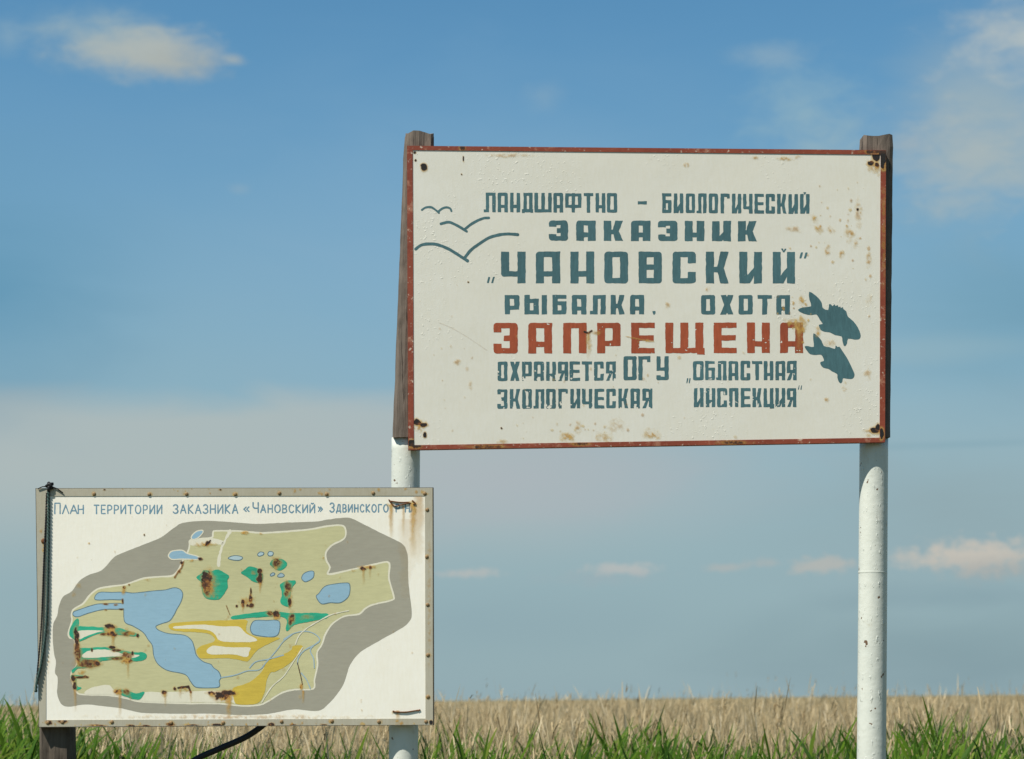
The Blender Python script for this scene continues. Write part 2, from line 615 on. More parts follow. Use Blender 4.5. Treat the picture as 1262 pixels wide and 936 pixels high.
def rust_sheet(name, marks, box, plane, off, parent, h=0.7, seed=3, rim=None):
    """a thin skin of rust: dots, stains and drips, only where there is some"""
    x0, y0, x1, y1 = box
    X, Y = grid(x0, y0, x1, y1, h)
    nx = (vnoise(X, Y, 7, seed, 3) - 0.5)
    ny = (vnoise(X, Y, 7, seed + 20, 3) - 0.5)
    nf = vnoise(X, Y, 3.0, seed + 40, 2)
    nq = vnoise(X, Y, 2.2, seed + 60, 2)
    cov = np.zeros(X.shape)
    dep = np.zeros(X.shape)

    def lay(a, t):
        nonlocal cov, dep
        a = np.clip(a, 0, 1)
        dep = np.where(a > 0.001, (dep * cov * (1 - a) + t * a) / np.maximum(cov * (1 - a) + a, 1e-6), dep)
        cov = cov + a * (1 - cov)

    for mk in marks:
        k = mk[0]
        if k == 'stain':                        # soft ochre bleeding
            _, cx, cy, rx, ry, a = mk
            r = np.hypot((X - cx) / rx, (Y - cy) / ry) + nx * 1.1
            lay(a * sstep(r, 1.05, 0.1) * (0.25 + 1.1 * sstep(nf, 0.3, 0.7)), 0.04 + 0.26 * sstep(r, 0.9, 0.0) * nf * 1.6)
        elif k == 'specks':                     # scatter of pinpricks
            _, cx, cy, rx, ry, n, a = mk
            rr = np.random.default_rng(int(cx * 7 + cy))
            for q in range(n):
                px, py = cx + rr.normal() * rx * 0.5, cy + rr.normal() * ry * 0.5
                s = rr.uniform(0.5, 1.9)
                sl_ = np.hypot(X - px, (Y - py) * 0.8) / s + nx * 1.6 + (nq - 0.5) * 1.2
                lay(a * sstep(sl_, 1.3, 0.2), rr.uniform(0.02, 0.36))
        elif k == 'rust':                       # rusted through: dark heart, orange rim
            _, cx, cy, rx, ry, t = mk
            r = np.hypot((X - cx + nx * rx * 1.2) / rx, (Y - cy + ny * ry * 1.2) / ry)
            lay(0.45 * sstep(r, 2.0, 0.8) * (0.3 + nf), 0.20)
            hard = np.clip((t - 0.45) / 0.35, 0, 1)          # solid heart or a crust of flecks
            thr = 0.62 - 0.42 * hard
            fleck = sstep(nq + 0.25 * nx, thr - 0.07, thr + 0.07)
            lay(0.45 * sstep(r, 1.3, 0.7), 0.56)
            lay(sstep(r + (nq - 0.5) * 0.9, 1.15, 0.85) * fleck, 0.70 + 0.24 * hard - 0.22 * nf)
        elif k == 'hole':
            _, cx, cy, rx, ry = mk
            r = np.hypot((X - cx + nx * rx * 1.0) / rx, (Y - cy + ny * ry * 1.0) / ry)
            lay(0.5 * sstep(r, 1.7, 1.0), 0.12)
            lay(sstep(r, 1.08, 0.95), 1.1)
        elif k == 'drip':
            _, cx, ya, yb, wd, a = mk
            t = np.clip((Y - ya) / (yb - ya), 0, 1)
            inside = (Y >= ya) & (Y <= yb)
            r = np.abs(X - cx + nx * wd * 0.8) / wd
            lay(np.where(inside, a * sstep(r, 1.0, 0.0) * (1 - t) ** 0.8, 0), 0.28 - 0.2 * t)
        elif k == 'line':
            _, pts, wd, t, a = mk
            r = sd_line(X, Y, pts) / wd + nx * 0.9
            lay(a * sstep(r, 1.1, 0.6), t)
    if rim is not None:                         # only on a frame: between its outer and inner outline
        cov = np.where((sd_poly(X, Y, rim[0]) < -0.4) & (sd_poly(X, Y, rim[1]) > 0.2), cov, 0)
    keep = cov > 0.035
    cell = keep[:-1, :-1] | keep[1:, :-1] | keep[1:, 1:] | keep[:-1, 1:]
    H, W = X.shape
    idg = np.arange(H * W).reshape(H, W)
    q = np.stack([idg[:-1, :-1][cell], idg[1:, :-1][cell], idg[1:, 1:][cell], idg[:-1, 1:][cell]], 1).ravel()
    u, inv = np.unique(q, return_inverse=True)
    v = plane.at(X.ravel()[u], Y.ravel()[u], off)
    o = mesh_np(name, v, inv.ravel(), np.arange(0, len(q), 4), M['rust'], parent,
                {'cover': cov.ravel()[u], 'depth': dep.ravel()[u]})
    o['kind'] = 'stuff'
    return o


# ---------------------------------------------------------------- block letters (painted through a stencil)
def g_box(X, Y, x0, y0, x1, y1):
    return np.maximum(np.maximum(x0 - X, X - x1), np.maximum(y0 - Y, Y - y1))


def g_conv(X, Y, pts):
    c = np.mean(pts, 0)
    d = np.full(X.shape, -1e9)
    n = len(pts)
    for i in range(n):
        ax, ay = pts[i]
        bx, by = pts[(i + 1) % n]
        nx, ny = by - ay, -(bx - ax)
        L = math.hypot(nx, ny)
        nx, ny = nx / L, ny / L
        if (c[0] - ax) * nx + (c[1] - ay) * ny > 0:
            nx, ny = -nx, -ny
        d = np.maximum(d, (X - ax) * nx + (Y - ay) * ny)
    return d


def glyph(X, Y, ch, x0, x1, y0, y1, a, b):
    """distance field of one capital; a = stem width, b = bar height, in pixels"""
    w, h = x1 - x0, y1 - y0
    P = []
    xx = lambda t: x0 + t * w
    yy = lambda t: y0 + t * h
    R = lambda u0, v0, u1, v1: P.append(g_box(X, Y, u0, v0, u1, v1))
    Q = lambda *p: P.append(g_conv(X, Y, np.array(p)))
    ls = lambda t0=0, t1=1: R(x0, yy(t0), x0 + a, yy(t1))
    rs = lambda t0=0, t1=1: R(x1 - a, yy(t0), x1, yy(t1))
    top = lambda: R(x0, y0, x1, y0 + b)
    bot = lambda: R(x0, y1 - b, x1, y1)
    mid = lambda t, u=0.0, v=1.0: R(xx(u), yy(t) - b / 2, xx(v), yy(t) + b / 2)
    cor = ''
    if ch == 'А':
        ls(); rs(); top(); mid(0.70); cor = 'tl'
        if a < 6: cor = 'tl tr'
    elif ch == 'Б':
        ls(); top(); mid(0.42); bot(); rs(0.42, 1); cor = 'br'
    elif ch == 'В':
        ls(); top(); mid(0.49); bot(); rs(0.0, 0.455); rs(0.53, 1.0); R(x0, yy(.44), x1 - 1.3, yy(.56)); cor = 'tr br'
    elif ch == 'Г':
        ls(); top(); R(x1 - a * 0.75, y0, x1, yy(0.24))
    elif ch == 'Д':
        R(x0 + a * .45, y0, x0 + a * 1.45, yy(.9)); R(x1 - a * 1.2, y0, x1 - a * .2, yy(.9)); R(x0 + a * .45, y0, x1 - a * .2, y0 + b)
        R(x0, yy(.84), x1, yy(.84) + b); R(x0, yy(.84), x0 + a * .8, yy(1.04)); R(x1 - a * .8, yy(.84), x1, yy(1.02))
    elif ch == 'Е':
        ls(); top(); mid(0.5, 0, .96); bot()
    elif ch == 'З':
        rs(); top(); bot(); mid(0.5, 0.42); R(x0, y0, x0 + a * .98, yy(.31)); R(x0, yy(.68), x0 + a * .98, y1); cor = 'tl tr br bl'
        P[0] = g_box(X, Y, x1 - a, y0, x1 - 0.9, y1)
        rs(0, .46); rs(.54, 1)
    elif ch in 'ИЙ':
        ls(); rs()
        Q((x0 + a * .6, y1), (x0 + a * 1.35, y1), (x1 - a * .6, yy(.58)), (x1 - a * .6, yy(.38)), (x0 + a * .9, yy(.78)))
        if ch == 'Й':
            cx = (x0 + x1) / 2
            s = 2.0 if a < 6 else 3.6
            if a < 6:
                Q((cx - s * .8, y0 - 2.2), (cx + s * .8, y0 - 2.2), (cx, y0 + 1.2))
            else:
                Q((cx - s, y0 - 4), (cx - s * .3, y0 - 4), (cx + .7, y0 + .6), (cx - .7, y0 + .6))
                Q((cx + s, y0 - 4), (cx + s * .3, y0 - 4), (cx - .7, y0 + .6), (cx + .7, y0 + .6))
    elif ch == 'К':
        ls(); m_ = .56
        R(x0 + a * .5, yy(m_) - b * .5, x0 + a * 1.75, yy(m_) + b * .5)
        k = a * .98
        ix = x0 + a * 1.25
        pin = x0 + .79 * w
        ins_ = max(pin - k * .88, x0 + a * 1.05)
        Q((x1 - k * 1.02, y0), (x1, y0), (pin, yy(m_ - .04)), (ins_, yy(m_ - .04)))
        Q((ins_, yy(m_ - .05)), (pin, yy(m_ - .05)), (x1 + .2, y1), (x1 - k * 1.05, y1))
        R(ins_, yy(m_ - .06), pin, yy(m_ - .02))
    elif ch == 'Л':
        R(x0 + a * .55, y0, x0 + a * 1.5, y1); rs(); R(x0 + a * .55, y0, x1, y0 + b); R(x0, y1 - b * .9, x0 + a, y1)
    elif ch == 'Н':
        ls(); rs(); mid(0.70)
    elif ch == 'О':
        ls(); rs(); top(); bot(); cor = 'tl tr br bl'
    elif ch == 'П':
        ls(); rs(); top()
    elif ch == 'Р':
        ls(); top(); rs(0, .76); R(x0, yy(.76) - b, x1, yy(.76)); cor = 'tr'
    elif ch == 'С':
        ls(); top(); bot(); rs(0, .36); rs(.64, 1); cor = 'tl tr br bl'
    elif ch == 'Т':
        top(); c = (x0 + x1) / 2; R(c - a / 2, y0, c + a / 2, y1)
    elif ch == 'У':
        ls(0, .58); rs(); mid(.54); bot(); ls(.80, 1); cor = 'br bl'
    elif ch == 'Ф':
        c = (x0 + x1) / 2; R(c - a / 2, y0, c + a / 2, y1)
        ls(0.02, .76); rs(0.02, .76); R(x0, yy(.02), x1, yy(.02) + b); R(x0, yy(.76) - b, x1, yy(.76))
    elif ch == 'Х':
        k = a * 1.12
        Q((x0, y0), (x0 + k, y0), (x1, y1), (x1 - k, y1)); Q((x1 - k, y0), (x1, y0), (x0 + k, y1), (x0, y1))
    elif ch == 'Ц':
        ls(); rs(); bot(); R(x1 - a, y1 - b, x1 + a * .25, yy(1.08))
    elif ch == 'Ч':
        ls(0, .79); rs(); R(x0, yy(.79) - b, x1, yy(.79)); cor = 'bl79'
    elif ch in 'ШЩ':
        xe = x1 if ch == 'Ш' else x1 - a * .18
        c = (x0 + xe) / 2; ls(); R(xe - a, y0, xe, y1); R(c - a / 2, y0, c + a / 2, y1); R(x0, y1 - b, x1, y1)
        if ch == 'Щ':
            R(x1 - a, y1 - b, x1, y1 + 1.8)
    elif ch == 'Ы':
        e = x0 + w * .635
        ls(); R(e - a, yy(.2), e, y1); R(x0, yy(.2), e, yy(.2) + b); R(x0, y1 - b, e, y1); R(x1 - a, y0, x1, y1)
    elif ch == 'Э':
        rs(); top(); bot(); mid(.5, .4); ls(0, .26); ls(.76, 1); cor = 'tl tr br bl'
    elif ch == 'Я':
        rs(); top(); ls(0.05, .62); R(x0, yy(.62) - b, x1, yy(.62)); cor = 'tl'
        Q((x0 + w * .35, yy(.60)), (x0 + w * .62, yy(.60)), (x0 + a * 1.0, y1), (x0, y1))
    elif ch == '-':
        R(x0, y0, x1, y1)
    elif ch == '"':
        s = w * .2
        k = w * .24
        Q((x0 + s, y0), (x0 + s + k, y0), (x0 + k, y1), (x0, y1))
        Q((x1 - k, y0), (x1, y0), (x1 - s, y1), (x1 - s - k, y1))
    elif ch == ',':
        Q((x0, y0), (x1, y0), (x1, y0 + h * .6), (x0 + w * .5, y1), (x0 + w * .2, y0 + h * .6))
    d = P[0]
    for p in P[1:]:
        d = np.minimum(d, p)
    r = max(1.2, min(a * .42, 4.0))
    for c in cor.split():
        cx = x0 + r if 'l' in c else x1 - r
        yb = yy(.79) if c.endswith('79') else y1
        cy = y0 + r if c[0] == 't' else yb - r
        reg = ((X < cx) if 'l' in c else (X > cx)) & ((Y < cy) if c[0] == 't' else ((Y > cy) & (Y <= yb + 2)))
        d = np.where(reg, np.maximum(d, np.hypot(X - cx, Y - cy) - r), d)
    return d


def word(text, spans, y0, y1, a, b, slope, plane, off, mat, parent, wear=0.0, seed=0, label=None):
    h = 0.42
    x0 = min(s[0] for s in spans) - 4
    x1 = max(s[1] for s in spans) + 4
    X, Y = grid(x0, y0 - 8, x1, y1 + 8, h)
    D = np.full(X.shape, 50.0)
    xc = (x0 + x1) / 2
    Ys = Y - slope * (X - xc)
    for ch, (u, v) in zip(text, spans):
        sel = (X[0] > u - 3) & (X[0] < v + 3)
        D[:, sel] = np.minimum(D[:, sel], glyph(X[:, sel], Ys[:, sel], ch, u, v, y0, y1, a, b))
    D = D + (vnoise(X, Y, 5.0, seed + 5, 2) - 0.5) * 0.9
    n = vnoise(X, Y, 3.2, seed + 9, 3)
    big = vnoise(X, Y, 26.0, seed + 15, 2)
    low = sstep(Ys, y0 + (y1 - y0) * .3, y1)
    D = np.maximum(D, (n - (0.93 - wear * (0.10 + 0.30 * big + 0.22 * low))) * 5)
    o = paint('painted_word', -D, x0, y0 - 8, h, plane, off, mat, parent)
    if label:
        o['label'] = label
    return o


# ---------------------------------------------------------------- ground
def ground():
    m, g = mat_new('straw_littered_marsh_soil')
    tcn = g.n('ShaderNodeTexCoord').outputs['Object']
    a = g.noise(tcn, 0.35, 6, 0.65)
    b = g.noise(tcn, 9.0, 6, 0.7)
    col = g.mix(a, (0.075, 0.075, 0.035), (0.15, 0.135, 0.07))
    col = g.mix(g.rng(b, 0.45, 0.7), col, (0.05, 0.06, 0.022))
    finish(g, col, 0.95, b, 0.6, 0.05, 0.1)
    n = 40
    xs = np.linspace(-1, 1, n)
    xs = np.sign(xs) * np.abs(xs) ** 2.2 * 3500
    X, Y = np.meshgrid(xs, xs)
    v = np.stack([X.ravel(), Y.ravel(), np.zeros(n * n)], 1)
    idg = np.arange(n * n).reshape(n, n)
    q = np.stack([idg[:-1, :-1], idg[:-1, 1:], idg[1:, 1:], idg[1:, :-1]], -1).reshape(-1)
    o = mesh_np('ground', v, q, np.arange(0, len(q), 4), m)
    o['kind'] = 'structure'
    o['label'] = 'flat marshy ground under the reeds'


ground()

# ---------------------------------------------------------------- solids
def prism(quad_px, plane, front, back):
    """a plate whose face is a measured polygon: returns verts and faces"""
    px = np.array([p[0] for p in quad_px], float)
    py = np.array([p[1] for p in quad_px], float)
    f = plane.at(px, py, 0)
    v = np.concatenate([f + plane.n * front, f + plane.n * back])
    n = len(px)
    faces = [list(range(n))[::-1], list(range(n, 2 * n))]
    for i in range(n):
        j = (i + 1) % n
        faces.append([i, j, n + j, n + i])
    return v, faces


def merge(parts):
    V, F = [], []
    o = 0
    for v, f in parts:
        V.append(v)
        F += [[q + o for q in ff] for ff in f]
        o += len(v)
    return np.concatenate(V), F


def tube(pts, rad, sides=20, caps=True):
    pts = np.asarray(pts, float)
    n = len(pts)
    rad = np.broadcast_to(np.asarray(rad, float), (n,))
    T = np.gradient(pts, axis=0)
    T /= np.linalg.norm(T, axis=1)[:, None]
    ref = np.array([0.0, 1.0, 0.0]) if abs(T[0][1]) < 0.8 else np.array([1.0, 0, 0])
    u = ref - T[0] * (ref @ T[0])
    u /= np.linalg.norm(u)
    V = []
    for i in range(n):
        u = u - T[i] * (u @ T[i])
        u /= np.linalg.norm(u)
        w = np.cross(T[i], u)
        th = np.arange(sides) * 2 * math.pi / sides
        V.append(pts[i] + rad[i] * (np.cos(th)[:, None] * u + np.sin(th)[:, None] * w))
    V = np.concatenate(V)
    F = []
    for i in range(n - 1):
        for k in range(sides):
            k2 = (k + 1) % sides
            F.append([i * sides + k, i * sides + k2, (i + 1) * sides + k2, (i + 1) * sides + k])
    if caps:
        F.append(list(range(sides))[::-1])
        F.append([(n - 1) * sides + k for k in range(sides)])
    return V, F


def timber(name, top_c, bot_c, wid, dep, ax, ay, mat, parent, jit=0.003, seed=1):
    """rough sawn post between two centre points"""
    top_c, bot_c = np.array(top_c), np.array(bot_c)
    n = 26
    prof = []
    c = 0.10
    for (sx, sy) in ((-1, -1), (1, -1), (1, 1), (-1, 1)):
        nxt = {(-1, -1): ((-1, -1 + c * 2), (-1 + c * 2, -1)), (1, -1): ((1 - c * 2, -1), (1, -1 + c * 2)),
               (1, 1): ((1, 1 - c * 2), (1 - c * 2, 1)), (-1, 1): ((-1 + c * 2, 1), (-1, 1 - c * 2))}[(sx, sy)]
        prof += list(nxt)
    # a few more points along each face so that the surface can be uneven
    full = []
    for i in range(8):
        p, q = np.array(prof[i]), np.array(prof[(i + 1) % 8])
        m = 4 if i % 2 else 1
        for k in range(m):
            full.append(p + (q - p) * k / m)
    full = np.array(full)
    r = np.random.default_rng(seed)
    off = r.normal(size=(len(full),)) * jit
    V = []
    for i in range(n + 1):
        t = i / n
        cc = bot_c + (top_c - bot_c) * t
        e = off + r.normal(size=len(full)) * jit * 0.25
        s = 1.0
        z = np.zeros(len(full))
        if i == n:
            z = r.normal(size=len(full)) * 0.004
            s = 0.97
        for k, (u, w) in enumerate(full):
            L = math.hypot(u, w)
            V.append(cc + ax * (u * wid / 2 * s + e[k] * u / L) + ay * (w * dep / 2 * s + e[k] * w / L) + np.array([0, 0, z[k]]))
    m = len(full)
    F = []
    for i in range(n):
        for k in range(m):
            F.append([i * m + k, i * m + (k + 1) % m, (i + 1) * m + (k + 1) % m, (i + 1) * m + k])
    V.append(top_c + np.array([0, 0, 0.003]))
    ci = len(V) - 1
    for k in range(m):
        F.append([n * m + k, n * m + (k + 1) % m, ci])
    F.append(list(range(m))[::-1])
    return mesh_list(name, np.array(V), F, mat, parent)


# ================================================================ THE LARGE PROHIBITION BOARD
UP = Plane((0.5, 8.0, 2.9), math.radians(2.5))
ex = np.array([-UP.n[1], UP.n[0], 0.0])
big = empty('notice_board', (0.55, 8.1, 0.0),
            'large red-framed cream board with birds, fish and bold lettering on two white pipes', 'sign')
TL, TR, BR, BL = (503, 182), (1090.5, 187), (1089, 544), (504.5, 553)
TH = 0.024
v, f = prism([TL, TR, BR, BL], UP, 0.0, -TH)
panel = mesh_list('panel', v, f, M['cream'], big)


def lerp2(p, q, t):
    return (p[0] + (q[0] - p[0]) * t, p[1] + (q[1] - p[1]) * t)


def inset(q, l, t, r, b):
    (ax, ay), (bx, by), (cx, cy), (dx, dy) = q
    return [(ax + l, ay + t), (bx - r, by + t), (cx - r, cy - b), (dx + l, dy - b)]


outer = [(501.5, 180), (1091.8, 185.5), (1090.6, 545.3), (503, 554.6)]
inner = inset(outer, 7.0, 5.4, 6.6, 5.6)
bars = []
for i in range(4):
    j = (i + 1) % 4
    bars.append(prism([outer[i], outer[j], inner[j], inner[i]], UP, 0.0020, -0.030))
v, f = merge(bars)
mesh_list('frame', v, f, M['redframe'], big)

# white pipes and the grey timbers strapped on top of them
GAP = TH + 0.010
PR = 0.0535


def post(bx, by, tx, ty, joint):
    d = GAP + PR
    a = UP.behind(np.array([bx]), np.array([by]), d)[0]
    b = UP.behind(np.array([tx]), np.array([ty]), d)[0]
    t = a[2] / (b[2] - a[2])
    a0 = a - (b - a) * t
    n = 60
    ts = np.linspace(0, 1, n)
    pts = a0 + (b - a0) * ts[:, None]
    rad = np.full(n, PR)
    V, F = tube(pts, rad, 40)
    o = mesh_list('pipe_post', V, F, M['pipe'], big, True)
    if joint:
        c = UP.behind(np.array([joint[0]]), np.array([joint[1]]), d)[0]
        dr = (b - a0) / np.linalg.norm(b - a0)
        V, F = tube([c - dr * .004, c - dr * .0015, c + dr * .0015, c + dr * .004], [PR + .0002, PR + .0007, PR + .0007, PR + .0002], 40, False)
        mesh_list('weld_ring', V, F, M['pipe'], o, True)
    return o


post(497.2, 936, 500.2, 540, None)
post(1074, 936, 1077, 541, (1075.6, 706))


def beam(tx, ty, bx, by, wpx, mat, seed, dep=0.10):
    d = TH + 0.0015 + dep / 2
    t = UP.behind(np.array([tx]), np.array([ty]), d)[0]
    b = UP.behind(np.array([bx]), np.array([by]), d)[0]
    return timber('timber_extension', t, b, wpx * 3.0e-3 * 1.01, dep, ex, -UP.n, mat, big, 0.0022, seed)


beam(517, 167.5, 502.8, 541, 37, M['wood'], 4)
beam(1079.5, 171, 1075.6, 541, 37.5, M['wood'], 9)

# lettering
W = []


def sp(*a):
    return [(a[i], a[i + 1]) for i in range(0, len(a), 2)]


o1, o2, o3 = 0.0003, 0.0003, 0.0003
LET = 0.0004
T_, R_ = M['teal'], M['redletter']
word('ЛАНДШАФТНО', sp(596.3, 610.8, 613.3, 625.8, 628.6, 641, 643.2, 657, 658.7, 679.8, 682, 694, 696.5, 716.5, 719.3, 731, 733.9, 745.9, 748, 760.5),
     238, 262, 4.2, 3.7, 0.004, UP, LET, T_, panel, 0.15, 1)
word('-', sp(786, 797), 248.2, 252.2, 4, 4, 0, UP, LET, T_, panel, 0.0, 2)
word('БИОЛОГИЧЕСКИЙ', sp(816.1, 827.4, 830.4, 842, 845.2, 856.6, 858, 870.7, 873.5, 884.8, 888, 899.3, 902, 913.5, 915.6, 927.3, 929.8, 941.4, 943.6, 955, 957.7, 969, 971.7, 983.3, 986, 997.6),
     239, 263.2, 4.2, 3.7, 0.006, UP, LET, T_, panel, 0.15, 3)
word('ЗАКАЗНИК', sp(676.5, 700, 710, 734, 744, 767.7, 777.7, 801.5, 811, 835, 844, 868, 877.4, 900.7, 909.5, 932.3),
     272.4, 297.2, 9.4, 5.8, 0.003, UP, LET, T_, panel, 0.1, 4)
word('ЧАНОВСКИЙ', sp(617.5, 647.7, 660.4, 690.3, 703, 732.3, 744.8, 774, 787, 815.5, 828.8, 857.4, 869.9, 897.8, 911, 939, 952.2, 979.7),
     310.5, 349.4, 9.9, 6.6, 0.001, UP, LET, T_, panel, 0.1, 5)
word('"', sp(600, 609.6), 341.6, 349, 3, 3, 0, UP, LET, T_, panel, 0, 6)
word('"', sp(985, 995.2), 311.4, 318.8, 3, 3, 0, UP, LET, T_, panel, 0, 7)
word('РЫБАЛКА,', sp(622, 640, 646.3, 674, 681, 698.2, 704.8, 722.6, 727, 746.4, 752.6, 769.7, 776.4, 793.8, 804, 807.6),
     363.8, 387.6, 6.4, 4.8, 0.0, UP, LET, T_, panel, 0.12, 8) if False else None
word('РЫБАЛКА', sp(622, 640, 646.3, 674, 681, 698.2, 704.8, 722.6, 727, 746.4, 752.6, 769.7, 776.4, 793.8),
     363.8, 387.6, 6.4, 4.8, 0.0, UP, LET, T_, panel, 0.14, 8)
word(',', sp(804, 807.8), 383.6, 388.6, 3, 3, 0, UP, LET, T_, panel, 0, 9)
word('ОХОТА', sp(864, 881.2, 887.8, 904, 910.3, 927.6, 933.6, 951.4, 956.7, 973.5), 363.9, 387.8, 6.2, 4.6, 0, UP, LET, T_, panel, 0.12, 10)
word('ЗАПРЕЩЕНА', sp(608.3, 638, 651, 680.4, 694, 723, 736, 764.7, 778, 806.8, 820, 868.5, 879.5, 907.8, 920.6, 948.6, 961.4, 989.7),
     398, 435.6, 9.8, 6.6, -0.0016, UP, LET, R_, panel, 0.30, 11, 'brick red word ЗАПРЕЩЕНА')
word('ОХРАНЯЕТСЯ', sp(613.3, 625.3, 628.6, 640.4, 643.3, 655.4, 658, 670.4, 673, 685, 687.7, 700, 702, 714.8, 717, 729.5, 732, 744, 746.8, 759),
     445.9, 469.6, 4.3, 3.6, -0.002, UP, LET, T_, panel, 0.50, 12)
word('ОГУ', sp(768.4, 784.4, 786.7, 801.3, 809, 824), 439.2, 468.8, 5.2, 4.2, -0.002, UP, LET, T_, panel, 0.2, 13)
word('"', sp(845.8, 851), 466.5, 472.6, 3, 3, 0, UP, LET, T_, panel, 0, 14)
word('ОБЛАСТНАЯ', sp(854, 867, 869, 881, 882.4, 895.3, 897.8, 909.8, 912.6, 924.5, 926.8, 939.3, 941.4, 953, 955.6, 967.7, 969.7, 981.7),
     445.2, 468.8, 4.3, 3.6, 0, UP, LET, T_, panel, 0.35, 15)
word('ЭКОЛОГИЧЕСКАЯ', sp(613, 625.3, 628.3, 640.8, 643.6, 655.4, 657.4, 670.7, 673, 684.9, 688, 700, 702.8, 715, 717.3, 729.8, 732.6, 744.8, 747, 759, 762, 774, 777, 788.5, 791.7, 803.8),
     479.6, 503.6, 4.3, 3.6, -0.004, UP, LET, T_, panel, 0.50, 16)
word('ИНСПЕКЦИЯ', sp(855, 867, 870, 881.5, 883.7, 896, 898.5, 909.8, 913, 924.8, 927.3, 938.6, 941, 953, 955.6, 967.7, 969.7, 981.4),
     478.6, 501.9, 4.3, 3.6, -0.001, UP, LET, T_, panel, 0.38, 17)
word('"', sp(983.3, 988.6), 475, 480.4, 3, 3, 0, UP, LET, T_, panel, 0, 18)


def conv(o, s, pts):
    return [(o[0] + x / s, o[1] + y / s) for x, y in pts]


def stroke_shape(name, lines, wd, plane, off, mat, parent, h=0.4, wob=0.5, seed=1, taper=0.0):
    allp = np.concatenate([np.array(l) for l in lines])
    x0, y0 = allp.min(0) - 5
    x1, y1 = allp.max(0) + 5
    X, Y = grid(x0, y0, x1, y1, h)
    D = np.full(X.shape, 99.0)
    for l in lines:
        D = np.minimum(D, sd_line(X, Y, spline(l, False, 6)))
    D = D - wd / 2 + (vnoise(X, Y, 5, seed, 2) - 0.5) * wob
    return paint(name, -D, x0, y0, h, plane, off, mat, parent)


B0 = (505, 245)
for i, (ls_, wd) in enumerate((
        ([[(135, 125), (175, 100), (235, 95), (280, 122), (324, 158)], [(322, 140), (365, 108), (410, 98), (448, 110), (462, 138)]], 2.5),
        ([[(345, 280), (430, 262), (500, 285), (570, 325), (632, 364)], [(618, 335), (680, 285), (750, 245), (820, 218), (878, 214)]], 3.2),
        ([[(65, 560), (130, 515), (220, 503), (320, 515), (430, 560), (530, 620), (642, 692)],
          [(615, 650), (680, 570), (760, 510), (870, 440), (980, 405), (1090, 393), (1198, 400)]], 3.6))):
    stroke_shape('painted_bird', [conv(B0, 9.01, l) for l in ls_], wd, UP, LET, T_, panel, seed=30 + i)


def poly_shape(name, pts, plane, off, mat, parent, h=0.7, wob=0.6, grow=0.0, closed_sub=6, seed=1, wear=0.0):
    p = spline(pts, True, closed_sub) if closed_sub else np.array(pts)
    x0, y0 = p.min(0) - 4 - grow
    x1, y1 = p.max(0) + 4 + grow
    X, Y = grid(x0, y0, x1, y1, h)
    D = sd_poly(X, Y, p) - grow + (vnoise(X, Y, 6, seed, 2) - 0.5) * wob
    if wear:
        D = np.maximum(D, (vnoise(X, Y, 4, seed + 3, 3) - (0.85 - wear)) * 6)
    return paint(name, -D, x0, y0, h, plane, off, mat, parent)


F0 = (975, 350)
fish1 = [(160, 72), (205, 95), (245, 130), (272, 170), (280, 215), (328, 232), (336, 182), (356, 185), (368, 197), (384, 180), (394, 196), (414, 188), (420, 206), (438, 202), (440, 216), (458, 206), (464, 224), (490, 245), (503, 290), (550, 330), (590, 385), (615, 445), (615, 475), (600, 492), (560, 495), (505, 487), (495, 530), (480, 553), (465, 545), (455, 505), (447, 467), (390, 455), (345, 432), (300, 427), (262, 410), (245, 370), (258, 360), (280, 355), (255, 322), (225, 272), (180, 278), (110, 265), (60, 232), (110, 208), (178, 200), (162, 140)]
fish2 = [(198, 440), (235, 465), (270, 505), (290, 552), (340, 562), (388, 578), (393, 550), (405, 553), (412, 562), (430, 558), (450, 590), (485, 640), (520, 705), (550, 770), (562, 805), (553, 835), (530, 845), (490, 842), (460, 838), (455, 865), (440, 883), (420, 865), (410, 830), (407, 800), (360, 775), (330, 755), (285, 745), (260, 715), (262, 693), (290, 685), (285, 660), (265, 630), (220, 632), (170, 625), (145, 600), (118, 557), (150, 553), (200, 560), (196, 500)]
for i, fp_ in enumerate((fish1, fish2)):
    poly_shape('painted_fish', conv(F0, 7.2, fp_), UP, LET, T_, panel, 0.4, 0.3, 0, 2, 40 + i)

